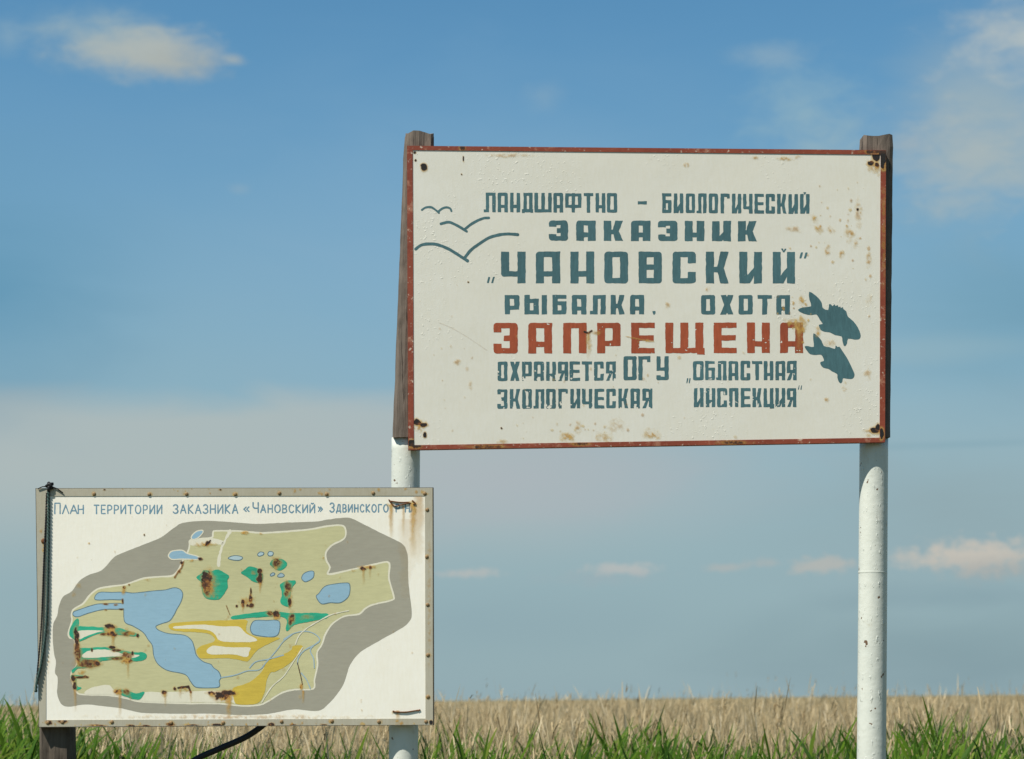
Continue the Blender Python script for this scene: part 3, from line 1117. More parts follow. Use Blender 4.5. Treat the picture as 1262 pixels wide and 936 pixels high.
# rust on the large board
marks = [
    ('hole', 522.5, 206.5, 3.2, 4.2), ('hole', 511, 188, 1.6, 1.4), ('hole', 512, 198, 1.2, 1.2),
    ('hole', 514, 521, 4.6, 4.2), ('hole', 522, 524, 4.6, 2.6), ('hole', 524, 536.5, 2, 3), ('stain', 518, 526, 12, 10, 0.5),
    ('hole', 1080, 192, 5, 7), ('hole', 1073, 202, 4, 2.6), ('hole', 1081, 204, 2.8, 3.0), ('stain', 1078, 205, 12, 12, 0.5),
    ('hole', 1078, 531, 5, 4), ('hole', 1082, 527, 2.4, 4), ('stain', 1076, 532, 12, 8, 0.55),
    ('stain', 1004, 270, 8, 9, 0.75), ('stain', 1010, 284, 7, 7, 0.65), ('stain', 1024, 284, 6, 6, 0.45), ('stain', 980, 283, 12, 5, 0.3),
    ('stain', 1048, 290, 8, 12, 0.5), ('stain', 1055, 300, 6, 8, 0.4), ('stain', 1038, 314, 5, 8, 0.5), ('stain', 1071, 322, 5, 10, 0.45),
    ('stain', 1058, 262, 6, 22, 0.3), ('stain', 1020, 308, 4, 8, 0.45), ('stain', 1071, 370, 5, 8, 0.3), ('stain', 1070, 460, 6, 10, 0.35),
    ('specks', 1030, 290, 60, 60, 34, 0.42), ('specks', 1050, 250, 40, 30, 10, 0.4), ('hole', 1057, 258, 1.4, 1.6),
    ('stain', 988, 371, 6, 7, 0.75), ('stain', 986, 404, 9, 14, 0.7), ('stain', 1007, 410, 5, 8, 0.6), ('stain', 975, 396, 10, 5, 0.6),
    ('stain', 1022, 422, 8, 5, 0.35), ('specks', 985, 392, 22, 26, 24, 0.6), ('drip', 985, 400, 440, 5, 0.4),
    ('line', [(720, 409), (725, 411), (729, 408)], 1.2, 0.95, 1.0), ('drip', 725, 410, 445, 4, 0.5), ('stain', 726, 418, 5, 14, 0.4),
    ('line', [(772, 415), (800, 421), (806, 421)], 0.8, 0.3, 0.5), ('stain', 735, 410, 10, 4, 0.4), ('stain', 795, 420, 8, 3, 0.5),
    ('line', [(541, 398), (556, 404), (575, 415), (600, 432)], 0.5, 0.6, 0.18),
    ('stain', 805, 535, 14, 8, 0.5), ('stain', 745, 540, 14, 8, 0.5), ('stain', 700, 540, 12, 7, 0.55), ('stain', 712, 528, 8, 9, 0.4),
    ('stain', 760, 525, 18, 10, 0.22), ('stain', 620, 545, 10, 4, 0.4), ('specks', 720, 530, 80, 18, 24, 0.35),
    ('stain', 563, 446, 5, 5, 0.35), ('stain', 580, 475, 3, 8, 0.25), ('stain', 823, 377, 5, 5, 0.4), ('stain', 872, 357, 5, 4, 0.4),
    ('stain', 846, 204, 4, 4, 0.4), ('stain', 930, 195, 10, 3, 0.4), ('stain', 965, 196, 14, 3, 0.5), ('stain', 985, 194, 6, 3, 0.4),
    ('stain', 1010, 180, 30, 4, 0.3), ('stain', 630, 192, 40, 3, 0.3), ('stain', 1018, 493, 4, 4, 0.4), ('stain', 1040, 480, 4, 4, 0.3),
    ('specks', 560, 440, 60, 120, 14, 0.2), ('specks', 780, 500, 300, 60, 26, 0.25), ('specks', 760, 460, 260, 40, 24, 0.3),
    ('hole', 577, 348, 1.0, 0.8), ('hole', 618, 528, 1.2, 1.0), ('hole', 569, 215, 0.8, 0.8), ('hole', 571, 196, 0.8, 3),
]
rust_sheet('rust_stain', marks, (509, 187, 1084, 547), UP, 0.0008, panel, 0.8, 3)
fm = [('hole', 506, 546, 5, 4), ('rust', 512, 549, 6, 3, 0.8), ('hole', 1087, 195, 4, 12), ('rust', 1080, 187, 12, 2.5, 0.7), ('hole', 1086, 534, 3, 6),
      ('rust', 570, 183, 3, 3, 0.7),
      ('stain', 1090, 300, 4, 90, 0.25), ('rust', 715, 547, 10, 2, 0.62), ('rust', 600, 551, 16, 2, 0.62), ('rust', 905, 546, 14, 2, 0.6)]
rust_sheet('rust_stain', fm, (500, 179, 1093, 556), UP, 0.0025, panel, 0.8, 8, (outer, inner))
# ================================================================ THE MAP BOARD
LO = Plane((-1.05, 7.952, 1.95), math.radians(0.5))
mp_ = empty('map_board', (-1.02, 8.02, 0.0),
            'smaller white board with painted map of lakes in a grey bolted frame', 'map sign')
Lo_o = [(44.5, 602.5), (533, 601.5), (533.6, 893.5), (48.5, 896)]
v, f = prism(inset(Lo_o, 1, 1, 1, 1), LO, 0.0, -0.020)
mpanel = mesh_list('panel', v, f, M['white'], mp_)
Lo_i = [(57.2, 611.8), (523.6, 611.3), (524.4, 885.8), (56.8, 887.6)]
bars = []
for i in range(4):
    j = (i + 1) % 4
    bars.append(prism([Lo_o[i], Lo_o[j], Lo_i[j], Lo_i[i]], LO, 0.0016, -0.001))
v, f = merge(bars)
mframe = mesh_list('frame', v, f, M['frame_grey'], mp_)
rim = []
oo = [(43.8, 602), (534.2, 601), (535, 894), (47.8, 896.8)]
for i in range(4):
    j = (i + 1) % 4
    rim.append(prism([oo[i], oo[j], Lo_o[j], Lo_o[i]], LO, 0.0012, -0.030))
v, f = merge(rim)
mesh_list('edge_rim', v, f, M['back'], mp_)

# bolts along the frame
bolts = [(116, 609), (184, 609.5), (230, 609), (290, 609.5), (344.5, 608), (402.5, 609.5), (460, 608), (523.5, 608.5),
         (526.5, 628.5), (526, 686.5), (527, 745.5), (527.3, 807.5), (527.5, 859), (525, 889.5),
         (467, 889.8), (409, 889), (347, 889.5), (275, 891), (211, 891), (138, 890), (77, 890), (59, 891), (54, 667)]
bv = {}
for i, (x, y) in enumerate(bolts):
    c = LO.at(np.array([x]), np.array([y]), 0.0022)[0]
    r = 0.0068 if i != len(bolts) - 1 else 0.010
    V, F = tube([c + LO.n * -0.002, c + LO.n * 0.0012, c + LO.n * 0.0024], [r, r * .95, r * .45], 12)
    mesh_list('bolt', V, F, M['bolt'] if i != len(bolts) - 1 else M['wire'], mp_, True)

c3 = lambda *p: conv((60, 640), 7.8, p)
c4 = lambda *p: conv((200, 640), 7.8, p)
c5 = lambda *p: conv((350, 630), 7.2, p)
c6 = lambda *p: conv((60, 750), 6.6875, p)
c7 = lambda *p: conv((200, 750), 6.6875, p)
c8 = lambda *p: conv((340, 740), 6.239, p)
S = 0.00010
grey_zone = [(70.3, 759.2), (72.8, 746.4), (78, 735.5), (88.2, 729), (97.2, 717), (108.7, 709.2), (125.4, 702.8), (139.5, 688), (149.7, 682.3), (170.3, 674), (198.5, 662.4), (214, 651), (225.6, 644.6), (251, 642.3), (277, 643.2), (315, 645.8), (359.6, 644), (389, 643), (405.5, 640.4), (425, 638.3), (436, 640.4), (468, 656.4), (494.4, 669.6), (500.7, 678), (502.8, 689.7), (503.5, 719), (507.4, 754), (504.3, 766.4), (492.3, 776), (465, 791.3), (444.2, 804), (431.4, 820), (425, 839.4), (417, 853.8), (399.3, 873), (386.5, 876.5), (362.4, 874.6), (330, 880), (297, 881.6), (259.8, 879.8), (230, 880), (199, 879.6), (173.6, 878.6), (149.7, 873.4), (127.3, 870.4), (104.9, 868.6), (84, 871.4), (75, 867.4), (70.5, 854.7), (71.2, 836), (67.8, 829.3), (69, 815.8), (66, 802.3), (65.2, 772.4)]
poly_shape('painted_border_zone', grey_zone, LO, S, M['grey'], mpanel, 0.8, 0.6, 0, 5, 51)
land = [(88.4, 759), (90.8, 751.5), (102.3, 744.5), (111.3, 733.6), (124, 725.3), (152.3, 721.4), (162.6, 718.2), (178, 713), (198.5, 711.2), (213, 709.9), (220.5, 702), (225.6, 691.3), (232, 679.7), (234, 672), (234.6, 666.3), (246, 664.5), (261, 663), (262.8, 656.7), (267, 654.7), (297.4, 655.1), (321.8, 657.3), (352, 655.6), (382, 652.9), (402.8, 649.2), (420.8, 648), (425.7, 653.6), (425, 662), (419.4, 666.8), (408.3, 672.4), (401.4, 681.4), (402, 691), (406.3, 699.4), (403.8, 708), (419.4, 705.7), (447, 699.4), (472, 693.6), (478.5, 693.6), (480, 698), (479, 713.3), (484.7, 734), (483, 739.6), (461, 744.8), (450, 750), (442, 757), (425, 759.2), (410.5, 768), (401.7, 780), (396, 795.3), (390.5, 804), (391, 820), (387.3, 837.8), (385.7, 849), (364, 849.8), (349.6, 853), (340, 858), (330, 864.4), (316.6, 869.3), (292.7, 869.6), (270, 867), (235, 867), (200, 866), (170.6, 864.4), (155.7, 860.6), (134.8, 857), (104.9, 856), (94.4, 853), (88.4, 836.7), (89, 827.8), (95, 818.8), (92.5, 790), (86, 786), (84.7, 780), (89, 765)]
poly_shape('painted_land_outline', land, LO, 2 * S, M['ivory'], mpanel, 0.6, 0.5, 1.3, 4, 52)
poly_shape('painted_land', land, LO, 3 * S, M['khaki'], mpanel, 0.7, 0.8, -0.8, 4, 53)
shore = c6((300, 706), (340, 660), (430, 635), (500, 635), (540, 672), (640, 690), (720, 705), (800, 690), (900, 690)) + c7((0, 692), (230, 684), (480, 682), (585, 715), (598, 790), (560, 772), (300, 774), (0, 772)) + c6((740, 762), (640, 736), (500, 710))
poly_shape('painted_shore', shore, LO, 4 * S, M['ivory'], mpanel, 0.6, 0.8, 0, 4, 54)
neck = c4((262, 245), (275, 200), (400, 185), (480, 182), (580, 210), (570, 245), (480, 240), (330, 255))
poly_shape('painted_shore', neck, LO, 4 * S, M['ivory'], mpanel, 0.5, 0.8, 0, 4, 55)
streak = [c4((650, 118), (620, 180), (575, 260), (550, 350), (540, 440))]
stroke_shape('paint_streak', streak, 3.2, LO, 4 * S, M['ivory'], mpanel, 0.6, 3.0, 56)

lake_main = [(153, 730.4), (165, 731), (188, 728.5), (203.6, 727.2), (215, 724.4), (223, 727.2), (225.4, 733.6), (223, 742.6), (218, 751.5), (214.2, 759), (209, 765.7), (199.5, 769), (192.3, 772.4), (196, 777), (207.5, 780.9), (227, 783), (236, 789), (239.6, 797.9), (242.6, 808.3), (250.8, 815.8), (259.8, 818.8), (263.6, 823.3), (269.5, 827.8), (272.5, 835.2), (270.3, 839.7), (271, 845.7), (265.8, 848), (244.9, 848), (238.9, 845.7), (234.4, 839.7), (230, 833), (222.4, 830), (206, 826.6), (194.6, 818.8), (189.3, 808.3), (187.8, 796.4), (182.6, 788.9), (176.6, 780), (164.7, 772.4), (155.7, 768.7), (152.7, 763.5), (152.4, 751.5), (152, 740)]
lakes = [
    (lake_main, 'blue', 'outline'),
    ([(117, 739.4), (121.5, 730.6), (138, 730.2), (154, 730.6), (154, 739), (136, 739.4)], 'blue', 'outline'),
    ([(90, 758.5), (90.5, 754.5), (95, 752.4), (115, 745.8), (126.7, 744.1), (153, 744.3), (153, 750.7), (129.2, 751.5), (111.3, 755.4), (96, 760.6)], 'blue', 'outline'),
    (c4((280, 185), (288, 155), (330, 118), (383, 108), (390, 130), (350, 175), (305, 195)), 'blue', 'ivory'),
    (c4((60, 345), (95, 308), (190, 300), (240, 330), (330, 355), (382, 385), (350, 390), (200, 384), (100, 388), (68, 370)), 'blue', 'ivory'),
    (c4((632, 378), (660, 358), (710, 350), (765, 362), (772, 380), (740, 397), (680, 395)), 'paleblue', 'outline'),
    (c4((915, 340), (940, 315), (975, 322), (970, 345), (930, 358)), 'paleblue', 'outline'),
    (c4((1012, 335), (1030, 310), (1066, 320), (1060, 350), (1025, 355)), 'paleblue', 'outline'),
    (c4((1037, 535), (1060, 515), (1082, 522), (1075, 540), (1045, 550)), 'river', 'outline'),
    (c4((1107, 545), (1140, 518), (1172, 535), (1165, 555), (1120, 560)), 'river', 'outline'),
    (c5((155, 595), (175, 555), (225, 533), (262, 535), (268, 562), (255, 598), (200, 628), (172, 622)), 'blue', 'outline'),
    (c5((285, 760), (310, 730), (360, 670), (440, 648), (560, 637), (585, 660), (585, 720), (565, 770), (500, 815), (410, 815), (330, 825)), 'blue', 'outline'),
    (c7((725, 160), (745, 112), (780, 97), (860, 99), (940, 97), (970, 120), (965, 190), (945, 225), (890, 238), (770, 222), (735, 200)), 'blue', 'outline'),
]
for i, (p, c, oc) in enumerate(lakes):
    small = len(p) < 8
    o = poly_shape('painted_lake_outline', p, LO, (5 if i < 3 else 5.2) * S + i * 0.00001, M[oc], mpanel, 0.45, 0.3, 0.75 if oc == 'ivory' else 0.35, 4, 60 + i)
    poly_shape('painted_lake', p, LO, (6 if i else 6.3) * S + i * 0.00001, M[c], mpanel, 0.45, 0.4, -0.65, 4, 80 + i)

yel1 = c7((50, 150), (90, 120), (300, 105), (480, 100), (600, 95), (700, 98), (690, 150), (700, 195), (790, 238), (965, 242), (900, 280), (790, 340), (710, 430), (680, 435), (600, 420), (500, 410), (330, 415), (290, 380), (285, 340), (330, 305), (415, 280), (430, 250), (380, 210), (250, 195), (100, 185))
yel2 = c7((580, 660), (660, 630), (740, 595), (830, 510), (860, 440), (950, 400), (1060, 345)) + [(360.8, 796.5), (371.9, 795.8), (371.3, 801.7), (356, 818.5), (340, 827.8), (333.5, 829), (328.6, 839.7), (325.6, 854.7), (317, 867), (293, 868.6), (288.2, 860.7)]
for i, p in enumerate((yel1, yel2)):
    poly_shape('painted_sand', p, LO, (6.9 + .1 * i) * S, M['yellow'], mpanel, 0.6, 0.8, 0, 4, 100 + i)
wh = [c7((95, 150), (200, 140), (360, 135), (500, 150), (630, 150), (690, 205), (785, 266), (640, 280), (480, 268), (440, 220), (390, 185), (280, 168), (110, 168)),
      c7((365, 350), (400, 315), (440, 308), (560, 322), (720, 322), (715, 360), (695, 400), (580, 380), (400, 380))]
for i, p in enumerate(wh):
    poly_shape('painted_clearing', p, LO, (8 + .1 * i) * S, M['ivory'], mpanel, 0.6, 0.8, 0, 4, 105 + i)

greens = [
    c4((325, 560), (380, 520), (400, 490), (470, 500), (540, 485), (640, 545), (625, 590), (630, 660), (580, 740), (540, 775), (470, 775), (400, 745), (375, 650), (375, 600)),
    c4((755, 520), (790, 490), (840, 455), (910, 475), (965, 520), (970, 570), (945, 610), (880, 605), (820, 560)),
    c4((1035, 440), (1060, 395), (1110, 380), (1180, 400), (1198, 440), (1160, 485), (1110, 490)),
    c4((1130, 650), (1140, 620), (1200, 592), (1245, 588)) + [(364, 715.4), (364.6, 719), (359, 726), (357.6, 738), (357, 748), (355, 748.3), (347.4, 745), (345.5, 740), (347.4, 732.3)],
    [(286.7, 759.7), (307.7, 756.3), (328.6, 753.9), (343.5, 754.2), (360.8, 756), (381.7, 755.2), (403.3, 756.8), (401.7, 762.4), (380, 766.4), (362.4, 770.5), (354.4, 777.7), (352.4, 774.5), (353.6, 764), (340.6, 759.7), (313.6, 761.4), (286.9, 763.2)],
    c6((245, 80), (245, 150), (235, 175), (220, 200), (220, 260), (185, 240), (170, 200), (200, 120)),
    c6((230, 155), (340, 150), (470, 158), (560, 160), (640, 180), (740, 215), (735, 230), (650, 225), (560, 215), (450, 208), (370, 222), (270, 270), (245, 265)),
    c6((240, 340), (340, 325), (450, 320), (560, 335), (680, 360), (780, 365), (808, 390), (780, 430), (700, 435), (580, 420), (440, 435), (400, 470), (320, 490), (240, 495), (200, 530), (190, 510), (235, 460)),
    c6((185, 550), (300, 558), (318, 566), (300, 574), (230, 580), (235, 640), (270, 655), (235, 675), (215, 660), (200, 610)),
    c6((545, 690), (580, 665), (650, 680), (720, 700), (790, 685), (770, 735), (730, 755), (640, 730), (580, 705)),
]
for i, p in enumerate(greens):
    poly_shape('painted_forest', p, LO, (8.6 + .05 * i) * S, M['green'], mpanel, 0.5, 1.2, 0, 3, 110 + i)
for i, p in enumerate([c6((245, 187), (400, 182), (455, 187), (400, 198), (300, 233), (255, 253)),
                       c6((275, 388), (330, 352), (450, 338), (560, 357), (620, 376), (735, 382), (745, 392), (700, 408), (600, 397), (500, 399), (380, 408), (300, 408))]):
    poly_shape('painted_clearing', p, LO, (9.5 + .1 * i) * S, M['ivory'], mpanel, 0.5, 1.0, 0, 4, 125 + i)
riv = [c7((485, 570), (600, 550), (700, 515), (800, 505), (860, 440), (930, 360), (1000, 270), (1070, 215)) + c8((60, 300), (130, 258), (220, 238), (290, 255), (335, 295), (320, 330), (220, 385), (175, 440), (165, 490)),
       c7((720, 490), (770, 440), (870, 420), (1000, 385)), c8((325, 320), (265, 380), (290, 450), (295, 520)), c8((195, 560), (235, 610), (265, 680))]
stroke_shape('painted_river', riv, 1.3, LO, 10 * S, M['river'], mpanel, 0.45, 0.5, 130)
roads = [c7((820, 775), (900, 650), (1000, 560), (1060, 470)) + c8((110, 510), (170, 420), (205, 365)), c8((150, 340), (180, 270), (240, 215), (330, 160), (430, 110), (560, 80))]
stroke_shape('painted_road', roads, 1.3, LO, 10.3 * S, M['ivory'], mpanel, 0.45, 0.6, 131)

# title line, thin strokes
def thin_glyph(ch):
    el = lambda cx, cy, rx, ry, a0=0, a1=360: [(cx + rx * math.sin(math.radians(t)), cy - ry * math.cos(math.radians(t))) for t in np.linspace(a0, a1, 22)]
    G = {
        'П': [[(0, 1), (0, 0), (1, 0), (1, 1)]],
        'Л': [[(0, 1), (.5, 0), (1, 1)]],
        'А': [[(0, 1), (.5, 0), (1, 1)], [(.2, .66), (.8, .66)]],
        'Н': [[(0, 0), (0, 1)], [(1, 0), (1, 1)], [(0, .5), (1, .5)]],
        'Т': [[(0, 0), (1, 0)], [(.5, 0), (.5, 1)]],
        'Е': [[(1, 0), (0, 0), (0, 1), (1, 1)], [(0, .5), (.85, .5)]],
        'Р': [[(0, 1), (0, 0), (.6, 0), (.95, .12), (1, .28), (.95, .44), (.6, .56), (0, .56)]],
        'И': [[(0, 0), (0, 1), (1, 0), (1, 1)]],
        'Й': [[(0, 0), (0, 1), (1, 0), (1, 1)], [(.3, -.2), (.5, -.13), (.7, -.2)]],
        'О': [el(.5, .5, .5, .5)],
        'З': [el(.45, .25, .5, .25, -60, 180), el(.45, .75, .55, .25, 0, 245)],
        'К': [[(0, 0), (0, 1)], [(1, 0), (.05, .52), (1, 1)]],
        'Ч': [[(0, 0), (0, .4), (.3, .55), (1, .55)], [(1, 0), (1, 1)]],
        'В': [[(0, 0), (0, 1), (.7, 1), (1, .86), (1, .66), (.7, .5), (0, .5)], [(0, 0), (.6, 0), (.9, .12), (.9, .36), (.6, .5)]],
        'С': [el(.55, .5, .55, .5, 50, -230)],
        'Д': [[(.15, .88), (.45, 0), (.85, 0), (.85, .88)], [(0, 1.12), (0, .88), (1, .88), (1, 1.12)]],
        'Г': [[(0, 1), (0, 0), (1, 0)]],
        '«': [[(.45, .3), (0, .55), (.45, .8)], [(1, .3), (.55, .55), (1, .8)]],
        '»': [[(0, .3), (.45, .55), (0, .8)], [(.55, .3), (1, .55), (.55, .8)]],
        '-': [[(0, .5), (1, .5)]],
    }
    return G[ch]


def title(text, spans, y0, y1, ycap=None):
    lines = []
    for k, (ch, (a, b)) in enumerate(zip(text, spans)):
        t0 = ycap if (ycap is not None and k == 0) else y0
        for l in thin_glyph(ch):
            lines.append([(a + u * (b - a), t0 + w * (y1 - t0)) for u, w in l])
    allp = np.concatenate([np.array(l) for l in lines])
    x0, yy0 = allp.min(0) - 4
    x1, yy1 = allp.max(0) + 4
    X, Y = grid(x0, yy0, x1, yy1, 0.4)
    D = np.full(X.shape, 99.0)
    for l in lines:
        D = np.minimum(D, sd_line(X, Y, l))
    D = D - 0.80 + (vnoise(X, Y, 3, 9, 2) - 0.5) * 0.5
    paint('painted_word', -D, x0, yy0, 0.4, LO, 2 * S, M['title'], mpanel)


def even(x0, widths, x1, gap):
    """letter spans of given relative widths between x0 and x1"""
    tot = sum(widths)
    k = (x1 - x0 - gap * (len(widths) - 1)) / tot
    out = []
    x = x0 + 0.6
    k *= 0.985
    for w in widths:
        out.append((x, x + w * k))
        x += w * k + gap
    return out


cx = lambda v: 60 + v / 5.258
cy = lambda v: 610 + v / 5.258
dx = lambda v: 290 + v / 5.258
title('ПЛАН', [(cx(40), cx(74)), (cx(90), cx(130)), (cx(140), cx(184)), (cx(192), cx(224))], cy(68), cy(122), cy(55))
title('ТЕРРИТОРИИ', even(cx(292), [1, .8, .85, .85, 1, 1, 1.15, .85, 1, 1], cx(734), 3.3), cy(68), cy(122))
title('ЗАКАЗНИКА', even(cx(806), [.9, 1.1, .9, 1.1, .9, 1, 1, .9, 1.1], cx(1226), 3.3), cy(65), cy(120))
title('«', [(dx(56), dx(88))], cy(62), cy(120))
title('ЧАНОВСКИЙ', even(dx(112), [1.1, 1.05, .9, 1.15, .85, .95, .9, 1, 1], dx(515), 3.1), cy(66), cy(116), cy(52))
title('»', [(dx(538), dx(564))], cy(62), cy(120))
title('ЗДВИНСКОГО', even(dx(612), [1.05, 1.1, .85, 1, .9, .95, .9, 1.15, .75, 1.15], dx(990), 2.9), cy(64), cy(112), cy(54))
title('Р-НА', [(dx(1042), dx(1066)), (dx(1080), dx(1088)), (dx(1102), dx(1128)), (dx(1138), dx(1168))], cy(62), cy(112))

P4 = lambda x, y: (200 + x / 7.8, 640 + y / 7.8)
P6 = lambda x, y: (60 + x / 6.6875, 750 + y / 6.6875)
P7 = lambda x, y: (200 + x / 6.6875, 750 + y / 6.6875)
P5 = lambda x, y: (350 + x / 7.2, 630 + y / 7.2)
P8 = lambda x, y: (340 + x / 6.239, 740 + y / 6.239)
mk = []


def add(kind, pt, *a):
    mk.append((kind, pt[0], pt[1]) + a)


add('rust', P4(430, 575), 5.5, 9.5, 0.8); add('rust', P4(430, 660), 4.5, 7, 0.62); add('stain', P4(470, 640), 13, 17, 0.4)
add('rust', P4(440, 235), 3.0, 3.0, 0.85); add('stain', P4(420, 245), 14, 4, 0.7); mk.append(('line', [P4(420, 250), P4(445, 225), P4(462, 205)], 1.3, 0.9, 1))
add('rust', P4(365, 385), 2.4, 1.6, 0.85); add('stain', P4(280, 400), 8, 2.5, 0.6); mk.append(('line', [P4(205, 410), P4(185, 470), P4(150, 510), P4(120, 560)], 1.4, 0.5, 0.75))
add('rust', P4(190, 420), 1.6, 1.8, 0.75); add('rust', P4(165, 505), 1.8, 1.5, 0.6); add('stain', P4(800, 130), 6, 2.6, 0.8); add('stain', P4(950, 140), 3, 2, 0.5)
add('rust', P4(935, 500), 2.6, 2.6, 0.85); add('rust', P4(940, 570), 2.6, 5.5, 0.75); mk.append(('drip', P4(940, 0)[0], 718, 732, 2.2, 0.8))
add('stain', P4(870, 510), 4, 4, 0.4); add('rust', P4(1100, 425), 5, 5, 0.62); add('stain', P4(1090, 470), 4, 3, 0.5)
for q in ((775, 805, 2, 4.5), (850, 770, 2.0, 5), (850, 700, 1, 4), (715, 838, 1.4, 1.6), (820, 830, 1.5, 1.5), (860, 830, 2.6, 2.6)):
    add('rust', P4(q[0], q[1]), q[2], q[3], 0.78)
add('stain', P4(820, 800), 12, 9, 0.5); mk.append(('drip', P4(775, 0)[0], 744, 756, 1.8, 0.8)); mk.append(('line', [P4(615, 830), P4(650, 920)], 0.6, 0.5, 0.6))
add('rust', P4(1200, 650), 4, 5, 0.6); add('rust', P4(1225, 800), 1.8, 5, 0.8); add('rust', P4(1190, 720), 2.4, 4, 0.55); add('stain', P4(1235, 780), 4, 10, 0.6)
add('rust', P7(940, 45), 3.6, 4, 0.8); add('rust', P7(890, 38), 3.5, 2.5, 0.6); add('stain', P7(945, 70), 5, 5, 0.75)
add('rust', P8(125, 130), 3.2, 6, 0.6); add('rust', P8(110, 170), 2, 5, 0.6); add('stain', P8(240, 130), 14, 4, 0.3)
add('rust', P5(700, 505), 3.4, 2.2, 0.82); add('rust', P5(765, 497), 2.0, 1.8, 0.8); add('stain', P5(740, 497), 12, 3, 0.7); mk.append(('drip', P5(705, 0)[0], 701, 722, 2.6, 0.55)); mk.append(('drip', P5(765, 0)[0], 700, 715, 2, 0.4))
add('stain', P5(620, 528), 3, 2, 0.5); add('stain', P5(348, 420), 2, 3, 0.5)
# upper right corner: streaks below the wire tie
mk += [('drip', 482, 622, 665, 4.0, 0.75), ('drip', 497, 624, 662, 2.6, 0.5), ('drip', 509, 620, 690, 6.0, 0.85), ('drip', 516, 612, 700, 9, 0.4), ('stain', 482, 622, 6, 4, 0.6), ('stain', 509, 622, 7, 6, 0.8), ('drip', 500, 640, 760, 14, 0.14)]
# left forests and shore
add('rust', P6(510, 152), 6, 3, 0.85); add('rust', P6(520, 208), 5, 3, 0.85); add('stain', P6(515, 185), 12, 8, 0.75); mk.append(('drip', P6(530, 0)[0], 784, 802, 3, 0.7))
add('rust', P6(228, 240), 2.6, 11, 0.82); add('rust', P6(235, 310), 2.2, 6, 0.72); add('rust', P6(245, 380), 3.5, 8, 0.55); add('rust', P6(330, 455), 13, 4, 0.55); add('rust', P6(400, 455), 3, 2.4, 0.7)
add('rust', P6(520, 322), 4, 1.6, 0.8); add('rust', P6(355, 340), 1.2, 2, 0.8); add('rust', P6(560, 345), 6, 1.6, 0.6); add('rust', P6(640, 390), 6, 3.2, 0.5); add('rust', P6(690, 370), 1.6, 2.4, 0.8)
add('rust', P6(645, 432), 6, 2.2, 0.8); add('stain', P6(650, 440), 10, 4, 0.75); mk.append(('drip', P6(655, 0)[0], 815, 838, 2.4, 0.6)); add('rust', P6(560, 410), 7, 1.8, 0.5)
add('rust', P6(735, 222), 1.4, 2.4, 0.75); add('rust', P6(640, 210), 6, 2.4, 0.5); add('stain', P6(690, 210), 8, 3, 0.4); add('rust', P6(450, 212), 4, 1.6, 0.55)
add('rust', P6(205, 575), 2.6, 5, 0.85); add('rust', P6(215, 640), 2, 4, 0.75); add('rust', P6(300, 565), 3.4, 1.3, 0.85); add('rust', P6(260, 568), 5, 1.2, 0.7)
add('stain', P6(270, 530), 8, 4, 0.6); mk.append(('drip', P6(220, 0)[0], 850, 878, 2.6, 0.6))
add('rust', P6(570, 688), 3.6, 2.6, 0.82); add('stain', P6(560, 680), 7, 5, 0.7); add('rust', P6(640, 690), 4, 3, 0.5); mk.append(('drip', P6(585, 0)[0], 853, 885, 3, 0.6))
add('rust', P6(950, 692), 2.8, 2.4, 0.85); add('stain', P6(955, 705), 5, 5, 0.7); mk.append(('drip', P6(960, 0)[0], 853, 872, 2.2, 0.6))
add('rust', P7(105, 662), 1.8, 2, 0.88); mk.append(('line', [P7(130, 655), P7(215, 645)], 1.6, 0.88, 1)); mk.append(('line', [P7(215, 645), P7(235, 690)], 1.7, 0.85, 1))
add('stain', P7(190, 675), 14, 6, 0.6); mk.append(('drip', P7(237, 0)[0], 852, 866, 2.4, 0.6)); mk.append(('drip', P7(150, 0)[0], 850, 862, 3, 0.35))
add('rust', P7(405, 697), 4.2, 2.0, 0.86); add('stain', P7(410, 715), 6, 5, 0.7); add('rust', P7(500, 720), 8, 5.5, 0.86); add('rust', P7(545, 700), 6.5, 3.2, 0.84); add('rust', P7(580, 705), 2, 2, 0.8)
add('stain', P7(530, 745), 10, 6, 0.7); mk.append(('drip', P7(550, 0)[0], 860, 888, 4.5, 0.8))
mk.append(('line', [P8(165, 480), P8(190, 580), P8(205, 650)], 0.6, 0.8, 0.8)); add('rust', P8(195, 665), 1.6, 2.6, 0.6); add('stain', P8(195, 670), 4, 4, 0.7); mk.append(('drip', P8(208, 0)[0], 851, 868, 2.2, 0.8))
add('stain', P8(655, 772), 2, 3, 0.6); add('stain', P8(660, 845), 2, 3, 0.6); mk.append(('drip', P8(935, 0)[0], 876, 890, 4, 0.6)); add('stain', P8(905, 860), 3, 3, 0.7)
mk += [('rust', 152.5, 724.5, 1.6, 1.8, 0.75), ('rust', 151, 741, 1.2, 2.6, 0.65), ('stain', 152, 728, 3, 5, 0.6), ('rust', 159, 721, 1.2, 1.0, 0.7), ('stain', 182, 715, 6, 2.5, 0.5), ('rust', 130, 745, 3, 1, 0.6), ('rust', 143, 745.5, 2, 1, 0.6), ('rust', 149, 751, 2.2, .9, 0.8), ('rust', 130, 752, 1.6, .9, 0.6),
       ('stain', 97, 722, 5, 5, 0.4), ('stain', 91, 732, 4, 4, 0.35), ('hole', 178, 659.5, 0.8, 1.2), ('stain', 110, 670, 2, 2, 0.5), ('stain', 59.5, 740, 2.5, 120, 0.35), ('stain', 290, 884, 200, 4, 0.25), ('specks', 290, 770, 330, 160, 60, 0.22)]
rust_sheet('rust_stain', mk, (58, 612, 523.5, 886), LO, 11.5 * S, mpanel, 0.6, 17)
